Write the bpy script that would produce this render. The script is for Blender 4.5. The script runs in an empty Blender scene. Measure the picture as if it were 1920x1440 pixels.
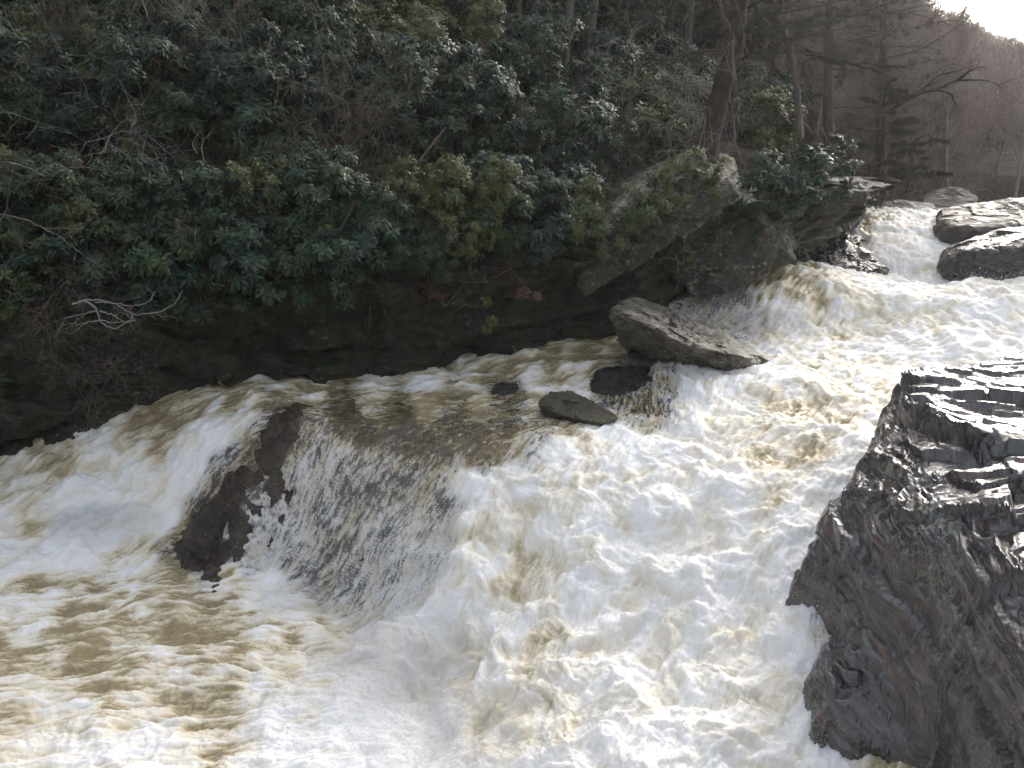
import bpy, bmesh, math, random
import numpy as np
from mathutils import Vector

# ------------------------------------------------------------------ camera, sky, sun, exposure
S = bpy.context.scene
C = S.collection
PITCH = math.radians(15.0)
CAMZ = 6.0
cam_d = bpy.data.cameras.new("camera")
cam_d.sensor_fit = 'HORIZONTAL'
cam_d.angle = math.radians(60.0)
cam_d.clip_start = 0.05
cam_d.clip_end = 2000.0
cam = bpy.data.objects.new("camera", cam_d)
C.objects.link(cam)
cam.location = (0, 0, CAMZ)
cam.rotation_euler = (math.pi / 2 - PITCH, 0, 0)
S.camera = cam

SUN_EL = math.radians(24.0)
SUN_AZ = math.radians(30.0)          # clockwise from +Y (view direction), to the right
w = bpy.data.worlds.new("World")
S.world = w
w.use_nodes = True
nt = w.node_tree
bg = nt.nodes["Background"]
sky = nt.nodes.new("ShaderNodeTexSky")
sky.sky_type = 'NISHITA'
sky.sun_disc = False
sky.sun_elevation = SUN_EL
sky.sun_rotation = SUN_AZ
sky.air_density = 1.0
sky.dust_density = 7.0
sky.ozone_density = 1.0
hsv = nt.nodes.new("ShaderNodeHueSaturation")     # thin high haze: a whiter sky
hsv.inputs["Saturation"].default_value = 0.45
nt.links.new(sky.outputs[0], hsv.inputs["Color"])
nt.links.new(hsv.outputs[0], bg.inputs[0])
bg.inputs[1].default_value = 0.15

sun_d = bpy.data.lights.new("sun", 'SUN')
sun_d.energy = 0.55
sun_d.angle = math.radians(22.0)
sun_d.color = (1.0, 0.96, 0.90)
sun = bpy.data.objects.new("sun", sun_d)
C.objects.link(sun)
sdir = Vector((math.sin(SUN_AZ) * math.cos(SUN_EL), math.cos(SUN_AZ) * math.cos(SUN_EL), math.sin(SUN_EL)))
sun.rotation_euler = sdir.to_track_quat('Z', 'Y').to_euler()

S.view_settings.view_transform = 'Standard'
S.view_settings.look = 'None'
S.view_settings.exposure = 1.58
S.view_settings.gamma = 1.0
S.cycles.use_denoising = True
S.cycles.max_bounces = 6
S.cycles.diffuse_bounces = 3
S.cycles.glossy_bounces = 3
S.cycles.transparent_max_bounces = 12
S.cycles.volume_bounces = 0
S.cycles.caustics_reflective = False
S.cycles.caustics_refractive = False

rng = np.random.default_rng(7)
random.seed(7)

# ------------------------------------------------------------------ picture -> place
F_PX = 960.0 / math.tan(math.radians(30.0))
cp, sp = math.cos(PITCH), math.sin(PITCH)


def ray(px, py):
    a = (px - 960.0) / F_PX
    b = (720.0 - py) / F_PX
    return np.array([a, cp + b * sp, -sp + b * cp])


def P(px, py, y=None, z=None):
    d = ray(px, py)
    t = y / d[1] if y is not None else (z - CAMZ) / d[2]
    return np.array([0, 0, CAMZ]) + d * t


def project(p):
    x, y, z = p[:, 0], p[:, 1], p[:, 2] - CAMZ
    dep = np.maximum(y * cp - z * sp, 0.05)
    up = y * sp + z * cp
    return 960 + F_PX * x / dep, 720 - F_PX * up / dep


# ------------------------------------------------------------------ noise
_gt = np.random.default_rng(3).normal(size=(1024, 3)).astype(np.float32)
_gt /= np.linalg.norm(_gt, axis=1)[:, None]


def _noise(p):
    i = np.floor(p).astype(np.int64)
    f = (p - i).astype(np.float32)
    u = f * f * f * (f * (f * 6 - 15) + 10)
    out = np.zeros(len(p), np.float32)
    for dx in (0, 1):
        wx = u[:, 0] if dx else 1 - u[:, 0]
        for dy in (0, 1):
            wy = (u[:, 1] if dy else 1 - u[:, 1]) * wx
            for dz in (0, 1):
                h = ((i[:, 0] + dx) * 73856093) ^ ((i[:, 1] + dy) * 19349663) ^ ((i[:, 2] + dz) * 83492791)
                h = (h ^ (h >> 13)) & 1023
                g = _gt[h]
                d = g[:, 0] * (f[:, 0] - dx) + g[:, 1] * (f[:, 1] - dy) + g[:, 2] * (f[:, 2] - dz)
                out += d * (wy * (u[:, 2] if dz else 1 - u[:, 2]))
    return out * 1.6


def noise(p, scale=1.0, seed=0.0):
    p = np.asarray(p, np.float64) * scale + np.array([seed * 17.31, seed * 5.77, seed * 9.13])
    out = np.empty(len(p), np.float32)
    for a in range(0, len(p), 120000):
        out[a:a + 120000] = _noise(p[a:a + 120000])
    return out


def fbm(p, scale=1.0, octaves=4, seed=0.0, gain=0.5, ridged=False):
    out = np.zeros(len(p), np.float32)
    a = 1.0
    for k in range(octaves):
        n = noise(p, scale * 2.03 ** k, seed + k * 3.7)
        out += a * ((1 - 2 * np.abs(n)) if ridged else n)
        a *= gain
    return out


def facets(p, scale, seed, tilt=.15, step=.5, dims=3):
    """flat chips of broken rock: random cells, each its own tilted plane; scale = cells per metre along each axis"""
    sc_ = np.asarray(scale, float)
    q = np.asarray(p, float) * sc_ + seed * np.array([3.17, 7.91, 5.33])
    out = np.zeros(len(q), np.float32)
    for a in range(0, len(q), 100000):
        c = q[a:a + 100000]
        i = np.floor(c).astype(np.int64)
        best = np.full(len(c), 1e9)
        o = np.zeros(len(c))
        for dx in (-1, 0, 1):
            for dy in (-1, 0, 1):
                for dz in ((-1, 0, 1) if dims == 3 else (0,)):
                    n = i + np.array([dx, dy, dz])
                    h = (n[:, 0] * 73856093) ^ (n[:, 1] * 19349663) ^ (n[:, 2] * 83492791)
                    g = _gt[(h ^ (h >> 13)) & 1023]
                    g2 = _gt[((h >> 4) ^ (h >> 17) ^ 517) & 1023]
                    v = c - (n + .5 + .45 * g)
                    if dims == 2:
                        v[:, 2] = 0
                    d = (v * v).sum(1)
                    k = d < best
                    best[k] = d[k]
                    o[k] = (step * g2[k, 2] / sc_.mean() * .25 + tilt * (g2[k] * v[k] / sc_).sum(1))
        out[a:a + 100000] = o
    return out


def sstep(a, b, x):
    t = np.clip((x - a) / (b - a), 0, 1)
    return t * t * (3 - 2 * t)


# ------------------------------------------------------------------ mesh helpers
def make_mesh(name, verts, faces, smooth=True, attrs=None, colors=None):
    verts = np.ascontiguousarray(verts, np.float32)
    me = bpy.data.meshes.new(name)
    me.vertices.add(len(verts))
    me.vertices.foreach_set("co", verts.ravel())
    fl = faces if isinstance(faces, list) else [faces]
    loops = np.concatenate([np.asarray(f, np.int32).ravel() for f in fl])
    sizes = np.concatenate([np.full(len(f), f.shape[1], np.int32) for f in fl])
    starts = np.concatenate([[0], np.cumsum(sizes)[:-1]]).astype(np.int32)
    me.loops.add(len(loops))
    me.loops.foreach_set("vertex_index", loops)
    me.polygons.add(len(sizes))
    me.polygons.foreach_set("loop_start", starts)
    me.polygons.foreach_set("loop_total", sizes)
    me.polygons.foreach_set("use_smooth", np.full(len(sizes), smooth, bool))
    me.update(calc_edges=True)
    for k, v in (attrs or {}).items():
        at = me.attributes.new(k, 'FLOAT', 'POINT')
        at.data.foreach_set("value", np.ascontiguousarray(v, np.float32))
    me.validate()
    return me


def link(name, me, mat, parent=None):
    o = bpy.data.objects.new(name, me)
    C.objects.link(o)
    if mat is not None:
        me.materials.clear()
        me.materials.append(mat)
    if parent is not None:
        o.parent = parent
    return o


def tag(o, label=None, cat=None, group=None, kind=None):
    if label:
        o["label"] = label
    if cat:
        o["category"] = cat
    if group:
        o["group"] = group
    if kind:
        o["kind"] = kind
    return o


def empty(name, label, cat, group=None, loc=(0, 0, 0)):
    o = bpy.data.objects.new(name, None)
    C.objects.link(o)
    o.location = loc
    o.empty_display_size = 0.2
    return tag(o, label, cat, group)


def grid_faces(nu, nv):
    i = np.arange(nu * nv).reshape(nu, nv)
    return np.stack([i[:-1, :-1], i[1:, :-1], i[1:, 1:], i[:-1, 1:]], -1).reshape(-1, 4)


# ------------------------------------------------------------------ material helper
class Mat:
    def __init__(self, name):
        self.m = bpy.data.materials.new(name)
        self.m.use_nodes = True
        self.t = self.m.node_tree
        self.b = self.t.nodes["Principled BSDF"]
        self.out = self.t.nodes["Material Output"]

    def n(self, kind, **kw):
        nd = self.t.nodes.new("ShaderNode" + kind)
        for k, v in kw.items():
            if k.startswith("i_"):
                k = k[2:]
                s = nd.inputs[int(k) if k.isdigit() else k.replace("_", " ")]
                if isinstance(v, bpy.types.NodeSocket):
                    self.t.links.new(v, s)
                else:
                    s.default_value = v
            else:
                setattr(nd, k, v)
        return nd

    def l(self, a, b):
        self.t.links.new(a, b)

    def geo(self):
        return self.n("NewGeometry").outputs["Position"]

    def objc(self):
        return self.n("TexCoord").outputs["Object"]

    def mapping(self, v, scale=(1, 1, 1), rot=(0, 0, 0)):
        m = self.n("Mapping", i_Vector=v)
        m.inputs["Scale"].default_value = scale
        m.inputs["Rotation"].default_value = rot
        return m.outputs[0]

    def noise(self, v, scale, detail=4, rough=0.55, dist=0.0):
        return self.n("TexNoise", i_Vector=v, i_Scale=scale, i_Detail=detail, i_Roughness=rough, i_Distortion=dist).outputs[0]

    def ramp(self, fac, stops):
        r = self.n("ValToRGB", i_Fac=fac)
        e = r.color_ramp.elements
        while len(e) < len(stops):
            e.new(0.5)
        for k, (p, c) in enumerate(stops):
            e[k].position = p
            e[k].color = (c[0], c[1], c[2], 1) if not isinstance(c, (int, float)) else (c, c, c, 1)
        return r.outputs[0]

    def math(self, op, a, b=0.5, clamp=False):
        return self.n("Math", operation=op, use_clamp=clamp, i_0=a, i_1=b).outputs[0]

    def mix(self, fac, a, b, blend='MIX'):
        m = self.n("Mix", data_type='RGBA', blend_type=blend)
        for idx, v in ((0, fac), (6, a), (7, b)):
            if isinstance(v, bpy.types.NodeSocket):
                self.l(v, m.inputs[idx])
            else:
                m.inputs[idx].default_value = v if idx == 0 else (v[0], v[1], v[2], 1)
        return m.outputs[2]

    def attr(self, name):
        return self.n("Attribute", attribute_name=name).outputs["Fac"]

    def bump(self, h, strength, dist):
        return self.n("Bump", i_Height=h, i_Strength=strength, i_Distance=dist).outputs[0]

    def set(self, **kw):
        for k, v in kw.items():
            s = self.b.inputs[k.replace("_", " ")]
            if isinstance(v, bpy.types.NodeSocket):
                self.l(v, s)
            else:
                s.default_value = (v[0], v[1], v[2], 1) if isinstance(v, tuple) and s.type == 'RGBA' else v
        return self


# ------------------------------------------------------------------ interpolation
def tps_fit(xy, val, lam=1e-3):
    n = len(xy)
    d2 = ((xy[:, None] - xy[None]) ** 2).sum(-1)
    K = 0.5 * d2 * np.log(d2 + 1e-12) + lam * np.eye(n)
    Q = np.c_[np.ones(n), xy]
    A = np.zeros((n + 3, n + 3))
    A[:n, :n] = K
    A[:n, n:] = Q
    A[n:, :n] = Q.T
    return xy, np.linalg.solve(A, np.r_[val, np.zeros(3)])


def tps_eval(fit, q):
    xy, c = fit
    n = len(xy)
    out = np.empty(len(q))
    for a in range(0, len(q), 40000):
        b = q[a:a + 40000]
        d2 = ((b ** 2).sum(1)[:, None] + (xy ** 2).sum(1)[None] - 2 * b @ xy.T).astype(np.float32)
        np.maximum(d2, 1e-9, out=d2)
        out[a:a + 40000] = (0.5 * d2 * np.log(d2)) @ c[:n].astype(np.float32) + c[n] + b @ c[n + 1:]
    return out


def shepard(pts, vals, q, power=4.0, soft=12.0):
    """inverse-distance blend of hand-set values; pts (n,2), vals (n,k), q (m,2)"""
    out = np.empty((len(q), vals.shape[1]), np.float32)
    for a in range(0, len(q), 40000):
        b = q[a:a + 40000]
        d2 = ((b ** 2).sum(1)[:, None] + (pts ** 2).sum(1)[None] - 2 * b @ pts.T).astype(np.float32)
        wgt = 1.0 / (np.maximum(d2, 0) + soft * soft) ** (power / 2)
        out[a:a + 40000] = (wgt @ vals.astype(np.float32)) / wgt.sum(1)[:, None]
    return out


# ------------------------------------------------------------------ the water's surface: heights read off the photograph
WC = []
for px, py, z in [(-300, 1440, 0), (0, 1440, 0), (0, 1300, 0), (0, 1200, 0), (0, 1120, .08), (200, 1200, 0), (300, 1110, 0), (330, 1062, .05),
                  (450, 1100, .02), (560, 1145, .05), (400, 1300, 0), (600, 1300, .05), (600, 1440, 0), (800, 1440, .02), (700, 1210, .1),
                  (0, 1030, .25), (150, 1025, .2), (250, 1045, .1), (-300, 1200, 0), (-300, 1050, .1)]:
    WC.append((px, py, P(px, py, z=z)[1]))
WC += [(0, 900, 14.0), (-200, 950, 13.6), (100, 850, 14.2), (250, 785, 14.4), (350, 750, 14.6), (500, 718, 14.9), (200, 920, 13.3),
       (300, 960, 12.6), (350, 870, 13.1), (400, 820, 13.3), (450, 790, 13.4),
       (550, 808, 12.6), (620, 825, 12.45), (700, 840, 12.3), (800, 850, 12.1), (870, 850, 12.0),
       (700, 780, 13.1), (600, 770, 13.3), (850, 790, 13.0), (950, 800, 12.8), (700, 712, 15.3), (600, 735, 14.4), (900, 690, 15.9),
       (800, 740, 14.4), (950, 740, 14.5), (1000, 655, 16.4), (1100, 650, 16.6), (1150, 642, 17.0), (1050, 700, 15.3),
       (480, 900, 12.3), (450, 960, 12.0), (400, 1040, 12.1), (500, 1060, 11.7), (600, 1000, 11.6), (620, 920, 12.0), (700, 1000, 11.4),
       (720, 920, 11.8), (650, 1100, 11.1), (740, 1130, 10.6), (780, 1000, 11.2), (820, 930, 11.6),
       (900, 880, 11.7), (900, 1000, 10.8), (850, 1100, 10.2), (850, 1200, 9.6), (870, 1300, 8.7), (950, 1200, 9.2), (960, 1320, 8.4),
       (1000, 820, 12.2), (1000, 900, 11.4), (1000, 1000, 10.6), (1000, 1100, 9.8), (1150, 790, 12.8), (1200, 900, 11.2),
       (1200, 1000, 10.3), (1200, 1100, 9.5), (1200, 1200, 8.8), (1200, 1320, 8.0), (1200, 1440, 7.2), (1000, 1440, 7.4),
       (1400, 760, 13.0), (1400, 900, 11.0), (1400, 1000, 10.0), (1400, 1100, 9.3), (1400, 1200, 8.6), (1400, 1320, 7.8), (1400, 1440, 7.0),
       (1550, 820, 11.6), (1500, 950, 10.2), (1550, 1100, 9.0), (1560, 1300, 7.6), (1600, 1440, 6.9), (1700, 1440, 6.7),
       (1300, 690, 14.6), (1450, 690, 14.6), (1600, 700, 14.4), (1650, 720, 13.8), (1450, 640, 16.0), (1600, 650, 16.0), (1750, 640, 16.0),
       (1920, 640, 16.0), (1350, 615, 17.0), (1480, 612, 16.9), (1600, 600, 17.0), (1600, 545, 17.6), (1450, 540, 17.9), (1480, 512, 18.4),
       (1700, 560, 17.6), (1850, 560, 17.4), (1920, 540, 17.6), (1700, 530, 19.8), (1600, 515, 19.5), (1800, 525, 19.6),
       (1700, 510, 20.5), (1690, 470, 21.3), (1680, 430, 22.2), (1680, 410, 23.0), (1720, 500, 20.6), (1640, 505, 20.4)]
WP = np.array([P(a, b, y=c) for a, b, c in WC])
WP = np.r_[WP, [[15, 16, 2.6], [15, 22, 3.4], [11, 26, 4.25], [16, 28, 4.3], [9, 30, 4.3], [14, 34, 4.35], [-12, 8, 0], [-14, 12, .2], [0, 5, 0], [3, 5, .2]]]
WFIT = tps_fit(WP[:, :2], WP[:, 2], 0.01)
_wpx = np.array([(a, b) for a, b, c in WC], float) / 500.0
YFIT = tps_fit(_wpx, np.array([c for a, b, c in WC]), 0.001)


def wz(xy):
    return tps_eval(WFIT, np.asarray(xy, float))


def wy(px, py):
    return float(tps_eval(YFIT, np.array([[px / 500.0, py / 500.0]]))[0])


# hand-set condition of the surface: px, py, foam, veil (how much rock shows through), roughness of the surface
WF = np.array([
    (60, 1130, .45, 0, .5), (200, 1100, .38, 0, .35), (330, 1080, .14, 0, .2), (150, 1190, .32, 0, .3), (350, 1180, .18, 0, .3), (430, 1200, .28, 0, .3),
    (0, 1245, .2, 0, .3), (180, 1240, .25, 0, .3), (450, 1240, .35, 0, .3), (100, 1300, .72, 0, .5), (300, 1290, .75, 0, .5), (500, 1280, .85, 0, .6),
    (60, 1400, .78, 0, .6), (300, 1400, .88, 0, .6), (390, 1345, .55, 0, .5), (550, 1400, 1, 0, .6), (700, 1350, 1.1, 0, .7), (500, 1100, .95, 0, .6),
    (560, 1150, .85, 0, .5), (430, 1080, .5, 0, .3), (0, 1040, .95, 0, .7), (150, 1030, 1, 0, .7), (250, 1050, .8, 0, .5), (600, 1240, .95, 0, .6),
    (600, 1200, .6, 0, .4), (520, 1200, .4, 0, .3),
    (20, 930, .42, 0, .7), (100, 870, .3, 0, .6), (200, 825, .55, 0, .7), (250, 900, .85, 0, .9), (150, 950, .85, 0, 1), (300, 960, 1, 0, 1),
    (350, 880, 1, 0, .9), (400, 820, .95, 0, .8), (280, 815, .3, 0, .5), (350, 765, .28, 0, .4), (450, 740, .28, 0, .35), (550, 722, .35, 0, .3),
    (600, 740, .4, 0, .35), (450, 785, .8, .1, .5), (700, 722, .6, 0, .4), (800, 718, .68, 0, .5), (880, 710, .6, 0, .5), (950, 685, .4, 0, .3),
    (1050, 665, .22, 0, .25), (1120, 655, .15, 0, .2), (1000, 660, .3, 0, .3), (1050, 690, .55, 0, .4), (1000, 715, .75, 0, .5), (1080, 725, .8, 0, .5),
    (900, 752, .28, 0, .3), (800, 757, .18, 0, .3), (700, 750, .3, .2, .3), (1010, 770, .3, .1, .3),
    (550, 785, .5, .65, .3), (650, 780, .45, .8, .25), (750, 778, .4, .75, .25), (850, 792, .35, .8, .2), (950, 800, .35, .75, .2), (900, 830, .42, .85, .2), (620, 760, .35, .55, .25), (850, 760, .25, .4, .2), (1010, 800, .4, .7, .2), (930, 770, .25, .4, .2), (1150, 725, .4, .8, .2), (1200, 740, .5, .75, .25), (950, 733, .4, .6, .2),
    (700, 815, .4, .75, .2), (980, 825, .7, .2, .4), (780, 830, .45, .75, .2),
    (620, 860, 0.8, 0.57, 0.35), (700, 870, 0.78, 0.66, 0.35), (780, 900, 0.75, 0.75, 0.3), (820, 950, 0.75, 0.66, 0.35), (560, 880, 0.95, 0.44, 0.4), (500, 960, 0.95, 0.35, 0.4),
    (550, 1000, 0.95, 0.40, 0.4), (620, 960, 0.85, 0.53, 0.35), (680, 940, 0.75, 0.70, 0.3), (600, 1060, 0.8, 0.62, 0.3), (700, 1000, 0.95, 0.44, 0.4), (750, 1020, 0.95, 0.44, 0.4),
    (680, 1090, 0.95, 0.48, 0.35), (740, 1100, 0.95, 0.31, 0.4), (790, 1000, 0.95, 0.44, 0.4), (440, 1010, 0.9, 0.53, 0.3), (470, 1060, 0.95, 0.26, 0.4), (390, 980, .3, 1, .2), (430, 930, .4, .95, .2), (470, 890, .4, .95, .2), (520, 845, .4, 1, .2), (355, 1020, .4, .9, .2), (400, 1020, .5, .75, .2), (630, 1010, .6, .72, .2), (600, 1075, .6, .7, .2), (660, 950, .6, .75, .25),
    (360, 1040, 0.7, 0.53, 0.2), (450, 880, 0.6, 0.70, 0.2),
    (870, 900, .85, 0, .7), (950, 900, .68, 0, .8), (1050, 850, .72, 0, .7), (1150, 825, .88, 0, .6), (1250, 850, .8, 0, .8), (900, 1000, .62, 0, .9),
    (930, 1060, .55, 0, 1), (960, 1150, .7, 0, 1), (1000, 1080, .45, 0, .9), (1015, 1200, .48, 0, .9), (1000, 1260, .45, 0, .9), (1100, 1100, .9, 0, 1),
    (1200, 1000, .88, 0, 1), (1300, 1100, .9, 0, 1), (1400, 1000, .88, 0, 1), (1350, 900, .85, 0, .9), (1450, 895, .5, 0, .6), (1490, 850, .55, 0, .6),
    (1400, 790, .62, 0, .6), (1500, 780, .55, 0, .6), (1560, 800, .5, 0, .6), (1350, 755, .85, 0, .6), (1240, 725, .6, .45, .35), (1300, 740, .95, .1, .6),
    (1510, 1100, .98, 0, .9), (1450, 1250, .85, 0, 1), (1300, 1300, .78, 0, 1), (1150, 1300, .78, 0, 1), (1250, 1420, .92, 0, .9), (1500, 1400, .97, 0, .9),
    (900, 1330, .4, 0, .7), (930, 1250, .6, 0, .9), (850, 1240, .75, 0, .9), (780, 1200, .95, 0, .8), (820, 1380, 1, 0, .7), (960, 1430, .95, 0, .7), (1000, 1370, .55, 0, .8),
    (860, 1150, .8, 0, .9), (1650, 1415, .3, 0, .3), (1720, 1430, .3, 0, .3), (1560, 1420, .9, 0, .7), (1590, 1140, .85, .4, .4), (1620, 1170, .7, .6, .3),
    (1160, 1000, .7, 0, 1), (1100, 960, .6, 0, .9), (1280, 960, .75, 0, .9), (1400, 1120, .75, 0, 1), (1200, 1200, .75, 0, 1), (1380, 1350, .72, 0, 1), (1540, 960, 1, 0, .7), (1600, 860, 1, 0, .6),
    (1300, 695, .85, 0, .5), (1400, 700, .9, 0, .6), (1500, 700, .75, 0, .6), (1600, 720, .62, 0, .5), (1600, 650, .92, 0, .5), (1700, 640, .92, 0, .6),
    (1850, 620, .92, 0, .7), (1880, 560, .8, 0, .9), (1750, 580, .55, 0, .8), (1650, 580, .5, 0, .8), (1600, 550, .62, 0, .7), (1520, 560, .48, .1, .5),
    (1450, 545, .4, 0, .3), (1400, 585, .85, .35, .4), (1350, 600, .85, .4, .4), (1500, 612, .9, 0, .5), (1450, 520, .35, 0, .4), (1600, 520, .75, 0, .6),
    (1750, 530, .85, 0, .6), (1690, 490, 1.1, 0, .7), (1680, 430, .68, 0, .6), (1640, 430, .5, 0, .5), (1650, 500, .95, 0, .6), (1725, 450, .95, 0, .6), (1680, 412, .9, 0, .5),
    (1820, 540, .8, 0, .8)], float)

_sh = (WF[:, 3] >= .5) & (WF[:, 1] < 836) & (WF[:, 0] > 520) & (WF[:, 0] < 1000)      # glassy sheet on top of the dome
WF[_sh, 2], WF[_sh, 3] = .24, np.minimum(1.05, WF[_sh, 3] + .22)
_fc = (WF[:, 3] > 0) & (WF[:, 1] >= 850) & (WF[:, 0] > 480) & (WF[:, 0] < 860)        # white strands down its face
WF[_fc, 2] = np.minimum(1.0, WF[_fc, 2] + .15)
WF[_fc, 3] *= 1.10

# arrows of the current: px, py -> px, py
FLOW = np.array([(1680, 412, 1685, 450), (1690, 460, 1690, 515), (1690, 540, 1600, 600), (1600, 540, 1560, 610), (1480, 530, 1420, 610), (1850, 560, 1750, 600),
                 (1800, 640, 1600, 670), (1600, 680, 1480, 740), (1450, 720, 1330, 800), (1550, 820, 1450, 900), (1330, 840, 1230, 960), (1150, 820, 1050, 950),
                 (1450, 960, 1360, 1120), (1200, 1000, 1140, 1140), (1000, 900, 950, 1050), (1300, 1150, 1240, 1300), (1000, 1150, 960, 1300), (1500, 1100, 1460, 1300),
                 (1450, 1330, 1380, 1440), (1100, 1330, 1000, 1430), (900, 1350, 700, 1390), (700, 1330, 450, 1340), (400, 1330, 150, 1350), (600, 1260, 350, 1240),
                 (450, 1180, 200, 1200), (250, 1120, 0, 1150), (150, 1230, -60, 1260), (550, 1140, 440, 1120), (1150, 650, 1000, 680), (1050, 700, 900, 725), (880, 730, 700, 745),
                 (700, 725, 520, 735), (550, 740, 380, 790), (380, 780, 230, 860), (250, 850, 120, 950), (400, 840, 320, 950), (300, 950, 220, 1030), (120, 880, 20, 960),
                 (800, 780, 640, 800), (640, 810, 600, 900), (600, 900, 530, 1050), (720, 870, 640, 1020), (820, 880, 740, 1050), (700, 1020, 640, 1130), (900, 820, 830, 900),
                 (1000, 780, 880, 800), (1250, 710, 1280, 770), (500, 820, 400, 950)], float)

# ================================================================== WATER
NA, NR = 1040, 1150
az = np.linspace(math.radians(-40), math.radians(40), NA)
lr = np.linspace(math.log(4.6), math.log(29.0), NR)
AZ, LR = np.meshgrid(az, lr, indexing='ij')
R_ = np.exp(LR)
X = (R_ * np.sin(AZ)).ravel()
Y = (R_ * np.cos(AZ)).ravel()
# base height from a coarse grid (smooth), bilinear to the fine one
cz_a = np.linspace(az[0], az[-1], 261)
cz_l = np.linspace(lr[0], lr[-1], 288)
CA, CL = np.meshgrid(cz_a, cz_l, indexing='ij')
CZ = np.clip(wz(np.c_[(np.exp(CL) * np.sin(CA)).ravel(), (np.exp(CL) * np.cos(CA)).ravel()]), -0.15, 4.4).reshape(CA.shape)


def bil(G, ga, gl):
    i = np.clip(ga, 0, G.shape[0] - 1.001)
    j = np.clip(gl, 0, G.shape[1] - 1.001)
    i0, j0 = i.astype(int), j.astype(int)
    fi, fj = i - i0, j - j0
    return (G[i0, j0] * (1 - fi) * (1 - fj) + G[i0 + 1, j0] * fi * (1 - fj) + G[i0, j0 + 1] * (1 - fi) * fj + G[i0 + 1, j0 + 1] * fi * fj)


ga = ((AZ - cz_a[0]) / (cz_a[1] - cz_a[0])).ravel()
gl = ((LR - cz_l[0]) / (cz_l[1] - cz_l[0])).ravel()
Z0 = bil(CZ, ga, gl)
wpos = np.c_[X, Y, Z0]
cpos = np.c_[(np.exp(CL) * np.sin(CA)).ravel(), (np.exp(CL) * np.cos(CA)).ravel(), CZ.ravel()]
cpx, cpy = project(cpos)
# surface condition (coarse grid, then bilinear)
fld = shepard(WF[:, :2], WF[:, 2:], np.c_[cpx, cpy], 4.0, 14.0).reshape(CA.shape + (3,))
FO, VE, AM = (bil(fld[..., k], ga, gl) for k in range(3))
# current
fa = np.array([P(a, b, y=wy(a, b))[:2] for a, b, c, d in FLOW])
fb = np.array([P(c, d, y=wy(c, d))[:2] for a, b, c, d in FLOW])
fu = (fb - fa) / (np.linalg.norm(fb - fa, axis=1)[:, None] + 1e-9)
fv = shepard((fa + fb) / 2, fu, cpos[:, :2], 3.0, 0.3).reshape(CA.shape + (2,))
UX, UY = (bil(fv[..., k], ga, gl) for k in range(2))
ul = np.sqrt(UX ** 2 + UY ** 2) + 1e-6
UX, UY = UX / ul, UY / ul
daz, dl = az[1] - az[0], lr[1] - lr[0]
VI = ((UX * np.cos(AZ.ravel()) - UY * np.sin(AZ.ravel())) / (R_.ravel() * daz)).reshape(NA, NR).astype(np.float32)
VJ = ((UX * np.sin(AZ.ravel()) + UY * np.cos(AZ.ravel())) / (R_.ravel() * dl)).reshape(NA, NR).astype(np.float32)
II, JJ = np.meshgrid(np.arange(NA, dtype=np.float32), np.arange(NR, dtype=np.float32), indexing='ij')


def lic(src, length, n=7):
    """smear a field along the current: streaks of foam"""
    src = src.reshape(NA, NR)
    acc = src.copy()
    h = length / n
    for sg in (1, -1):
        i, j = II.copy(), JJ.copy()
        for k in range(n):
            a = np.clip(i + .5, 0, NA - 1).astype(np.int32)
            b = np.clip(j + .5, 0, NR - 1).astype(np.int32)
            i += sg * h * VI[a, b]
            j += sg * h * VJ[a, b]
            a = np.clip(i + .5, 0, NA - 1).astype(np.int32)
            b = np.clip(j + .5, 0, NR - 1).astype(np.int32)
            acc += src[a, b]
    acc = acc.ravel()
    acc -= acc.mean()
    return acc / (acc.std() + 1e-6)


warp = np.stack([fbm(wpos, 1.3, 3, 11), fbm(wpos, 1.3, 3, 12), fbm(wpos, 1.3, 3, 13)], 1) * 0.22
wp2 = wpos + warp
nA = fbm(wp2, 0.9, 3, 1)                     # humps of a metre
wild = sstep(.45, .8, AM)                    # where the water breaks up into froth
n0 = fbm(wp2, 2.3, 5, 2, 0.58)               # clumps of foam, drawn out along the current
n0 = n0 / n0.std()
n1_ = fbm(wp2, 6.0, 3, 22, .6)
n1_ = n1_ / n1_.std()
nB = wild * (.8 * lic(n0, .05, 3) + .35 * n1_) + (1 - wild) * (.75 * lic(n0, .11, 5) + .5 * lic(n1_, .10))
bil_ = np.abs(noise(wp2, 1.7, 3)) + .5 * np.abs(noise(wp2, 3.7, 33)) + .22 * np.abs(noise(wp2, 8.0, 34))  # billows
bil_ = .4 + .21 * lic(bil_, .05, 3)
sA = lic(noise(wp2, 5.0, 4), 0.18)           # streaks
sB = lic(noise(wpos + warp * .5, 13.0, 5), 0.16)
sC = lic(noise(wpos, 34.0, 6), 0.06)
sV = 0.32 * lic(noise(wp2, 15.0, 7), 0.08) + 0.6 * lic(noise(wpos + .3 * warp, 32.0, 8), 0.035, 3) + 0.5 * lic(noise(wpos, 60.0, 18), .02, 2)
rid = lic(1 - 2 * np.abs(noise(wp2, 2.4, 9)), 0.12)   # thin foam lines on the brown water
rid2 = lic(1 - 2 * np.abs(noise(wp2, 5.5, 10)), 0.12)

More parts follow.
